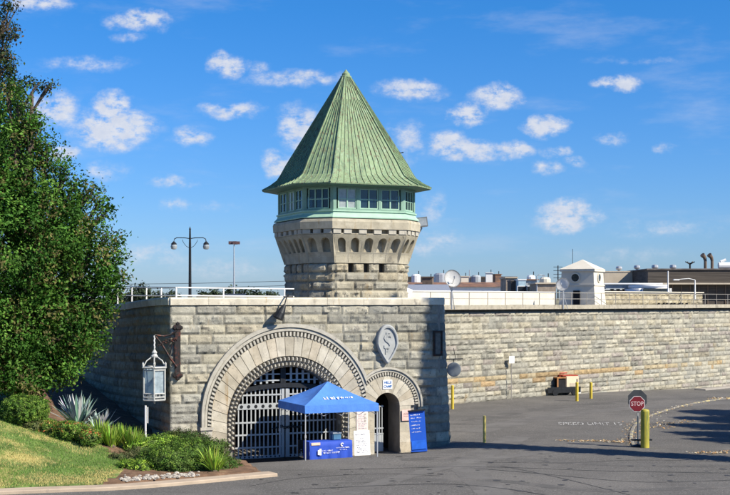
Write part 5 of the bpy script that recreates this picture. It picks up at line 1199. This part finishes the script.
# ------------------------------------------------------------------ trees
def tree(name, base, blobs, label, per, size, cols, clump=.5, hole=.0, trunk=.28, group=None, cat='tree', clump_n=26, fill=.35, limbs=True, seed=1, tm=None, core=False):
    """blobs in world coordinates: ((x,y,z),(rx,ry,rz))"""
    o = thing(name, base, 0, label, cat, group); off = np.array(base); bl = [(tuple(np.array(c)-off), r) for c, r in blobs]
    mk('crown', crown(bl, per, size, cols, clump=clump, hole=hole, clump_n=clump_n, fill=fill), tm or M_leafmat, o)
    if core:
        bm = NB()
        for c, r in bl: blob(bm, c, tuple(q*.78 for q in r), 2, .15, c[2])
        mk('inner_foliage', bm, mat('inner foliage', (.03,.05,.018), .95, .3, 6), o)
    bm = NB(); rng = random.Random(seed); top = max(c[2] for c, r in bl); tx = sum(c[0] for c, r in bl)/len(bl)*.3
    spine = [Vector((tx*t, .1*math.sin(t*3), top*t)) for t in (0,.15,.35,.6,.85,1)]; tube(bm, [spine[0]-Vector((0,0,.3))]+spine[1:], [trunk*1.25,trunk,trunk*.85,trunk*.6,trunk*.35,trunk*.12], 9)
    if limbs:
        for c, r in bl:
            c = Vector(c); z0 = max(top*.12, c.z*.55); s_ = spine[0].lerp(spine[-1], z0/top); m_ = s_.lerp(c, .5)+Vector((rng.uniform(-.3,.3), rng.uniform(-.3,.3), -.2)); tube(bm, [s_, m_, c], [trunk*.4, trunk*.25, .03], 6)
            for k in range(4):
                e = c+Vector((rng.uniform(-1,1)*r[0], rng.uniform(-1,1)*r[1], rng.uniform(-.6,1)*r[2]))*.8; tube(bm, [m_.lerp(c, .6), e], [.05,.012], 4)
    mk('trunk', bm, MATS['bark'], o); return o
def PB(lst, Y, k=.9, sh=0): return [((X(a+sh, Y+dy), Y+dy, Z(b, Y+dy)), (r/F*Y, r/F*Y*k, r/F*Y*v)) for (a, b, r, v, dy) in lst]
bt = PB([(6,172,46,1.1,.5),(-30,150,60,1,1.5),(42,216,40,1,0),(66,238,30,.9,-.8),(54,275,50,.95,.3),(88,264,24,.9,-.5),(106,281,14,1,-.4),(44,330,54,.85,.2),(72,330,27,.9,-.6),(50,365,28,.7,-.8),(0,250,80,1,-.6),(-10,340,60,.8,-.8),(20,380,36,.5,-1.0),(94,226,13,1,0),(72,198,13,1,.3),(46,160,13,1,.4),(112,252,9,1,.2),(24,124,14,1,.3),(95,310,14,.9,-.3),(-60,250,90,1,1)]+[(34,126,10,.8,0),(47,146,9,.7,.2),(64,168,10,.7,-.2),(76,182,8,.7,0),(90,190,9,.7,.2),(104,212,9,.7,0),(100,200,5,.8,0),(112,236,8,.7,-.3),(120,258,7,.8,0),(122,276,7,.7,0),(117,290,6,.8,.2),(108,303,8,.7,0),(102,326,8,.7,0),(92,348,8,.7,-.3),(78,372,8,.7,-.3),(18,100,9,.8,0),(8,90,8,.8,0)], 56.5)
T_G = [(.045,.125,.018),(.06,.15,.022),(.08,.18,.027),(.035,.10,.014),(.11,.215,.034),(.05,.135,.019),(.14,.13,.045)]
tree('oak_tree', (-15.2, 57, 1.8), bt, 'huge dense dark green tree at the left edge hiding the side wall', 185, .075, T_G, clump=.46, trunk=.45, fill=.35, clump_n=44, hole=.05)
bt2 = PB([(-20,18,34,1,0),(-22,62,34,1,.4),(10,32,10,.9,0),(0,66,17,.9,0),(20,84,13,.6,.2),(36,85,10,.5,.3),(50,83,6,.8,.3),(46,91,4,.8,.3),(6,98,22,.8,0),(22,112,13,.8,0),(33,118,7,.8,.2),(10,6,10,.8,.2),(-40,70,44,1.4,1)], 63)
tree('cedar_tree', (-21, 64, 1.5), bt2, 'taller brownish green tree with long branches behind the big tree at top left', 95, .075, [(.04,.07,.022),(.055,.085,.03),(.11,.085,.05),(.03,.055,.018),(.075,.09,.04)], clump=.30, hole=.15, trunk=.4, fill=.5, clump_n=18)
# distant tree line
rng = random.Random(9); k = 0
for (px, pt, rr_, Y, lb) in ((140,285,9,230,'darker round far tree right of the big left tree'),(118,292,6,250,'low far tree touching the edge of the big left tree'),(158,293,5,255,'small far tree left of the double armed street lamp'),(172,291.5,5,260,'far tree just left of the street lamp'),(205,292,6,262,'far tree just right of the street lamp'),(214,290,5,270,'second far tree right of the street lamp'),(230,289,7,235,'dark far tree at the foot of the lamp mast'),(243,291,6,240,'far tree right of the lamp mast'),(256,290.5,6,245,'far tree midway between mast and tower'),(270,291.5,6,250,'far tree nearest to the tower')):
    r_ = rr_/F*Y; zc_ = Z(pt+rr_, Y); bl = [((X(px,Y), Y, zc_), (r_, r_, r_)), ((X(px,Y)+r_*.7, Y, zc_-r_*.3), (r_*.8, r_*.8, r_*.7)), ((X(px,Y)-r_*.7, Y, zc_-r_*.4), (r_*.7, r_*.8, r_*.7))]
    tree('far_tree', (X(px,Y), Y, gz(X(px,Y),Y)), bl, lb, 26, .26, [(.045,.065,.035),(.06,.08,.04),(.035,.05,.03)], clump=.7, trunk=.25, group='distant tree line', clump_n=14, seed=k); k += 1
# rising ground far behind, under the tree line
bm = NB(); hx = [-500+20*i for i in range(60)]
pv = None
for x_ in hx:
    h = 7.6+1.6*noise.noise(Vector((x_*.012, 0, 5)))+.6*noise.noise(Vector((x_*.05, 3, 5))); cur = [bm.verts.new((x_, 330, -2)), bm.verts.new((x_, 420, h)), bm.verts.new((x_, 900, h+1)), bm.verts.new((x_, 1500, -2))]
    if pv: [bm.faces.new((pv[i], cur[i], cur[i+1], pv[i+1])) for i in range(3)]
    pv = cur
tag(mk('hill', bm, mat('far scrub', (.10,.12,.08), .95, .4, .06, patches=[((.22,.2,.13), .03, .5, .1, (1,1,1))]), smooth=True), kind='structure')
# trees to the right of the frame, known by the shadows they throw over the road
def cypress(px, py, H, wr, label, Yo=0, shadow_tip=True):
    x_, y_ = gp(px, py); L_ = H/math.tan(SUN_EL); bx_, by_ = x_+math.cos(SUN_AZ)*L_, y_-math.sin(SUN_AZ)*L_
    bl = [((bx_, by_, gz(bx_,by_)+H*f), (wr*w_, wr*w_, H*rz_)) for f, w_, rz_ in ((.10,1.3,.12),(.25,1.3,.12),(.42,1.25,.12),(.58,1.1,.10),(.70,.95,.09),(.80,.72,.07),(.87,.45,.06),(.93,.24,.05),(.97,.1,.03))]
    return tree('cypress_tree', (bx_, by_, gz(bx_,by_)), bl, label, 60, .12, T_G[:4], clump=.3, trunk=.16, limbs=False, group='cypress row right of the road', clump_n=16, core=True)
for i, (px, py, H, wr) in enumerate(((680,411,9.5,2.6),(672,417,9.5,2.3),(664,424,9.5,2.1),(667,432,9,1.9),(683,438.5,9,1.6))): cypress(px, py, H, wr, ['farthest','second farthest','middle','second nearest','nearest'][i]+' of five cypress trees beyond the right edge')
# the tall one whose shadow crosses the road and climbs the gatehouse corner
tp = G(12.85, .0); d_ = 17.5; bx_, by_ = tp.x+math.cos(SUN_AZ)*d_, tp.y-math.sin(SUN_AZ)*d_; z_ = gz(bx_, by_)
bl = [((bx_, by_, z_+22.5*f), (.85*w_, .85*w_, 2.0)) for f, w_ in ((.06,1),(.15,1),(.25,1),(.35,1),(.45,1),(.55,1),(.65,1),(.74,1),(.83,.95),(.92,.8))]
tree('tall_cypress_tree', (bx_, by_, z_), bl, 'very tall slim cypress just beyond the right edge of the road', 95, .13, T_G[:4], clump=.3, trunk=.3, limbs=False, clump_n=16, core=True)
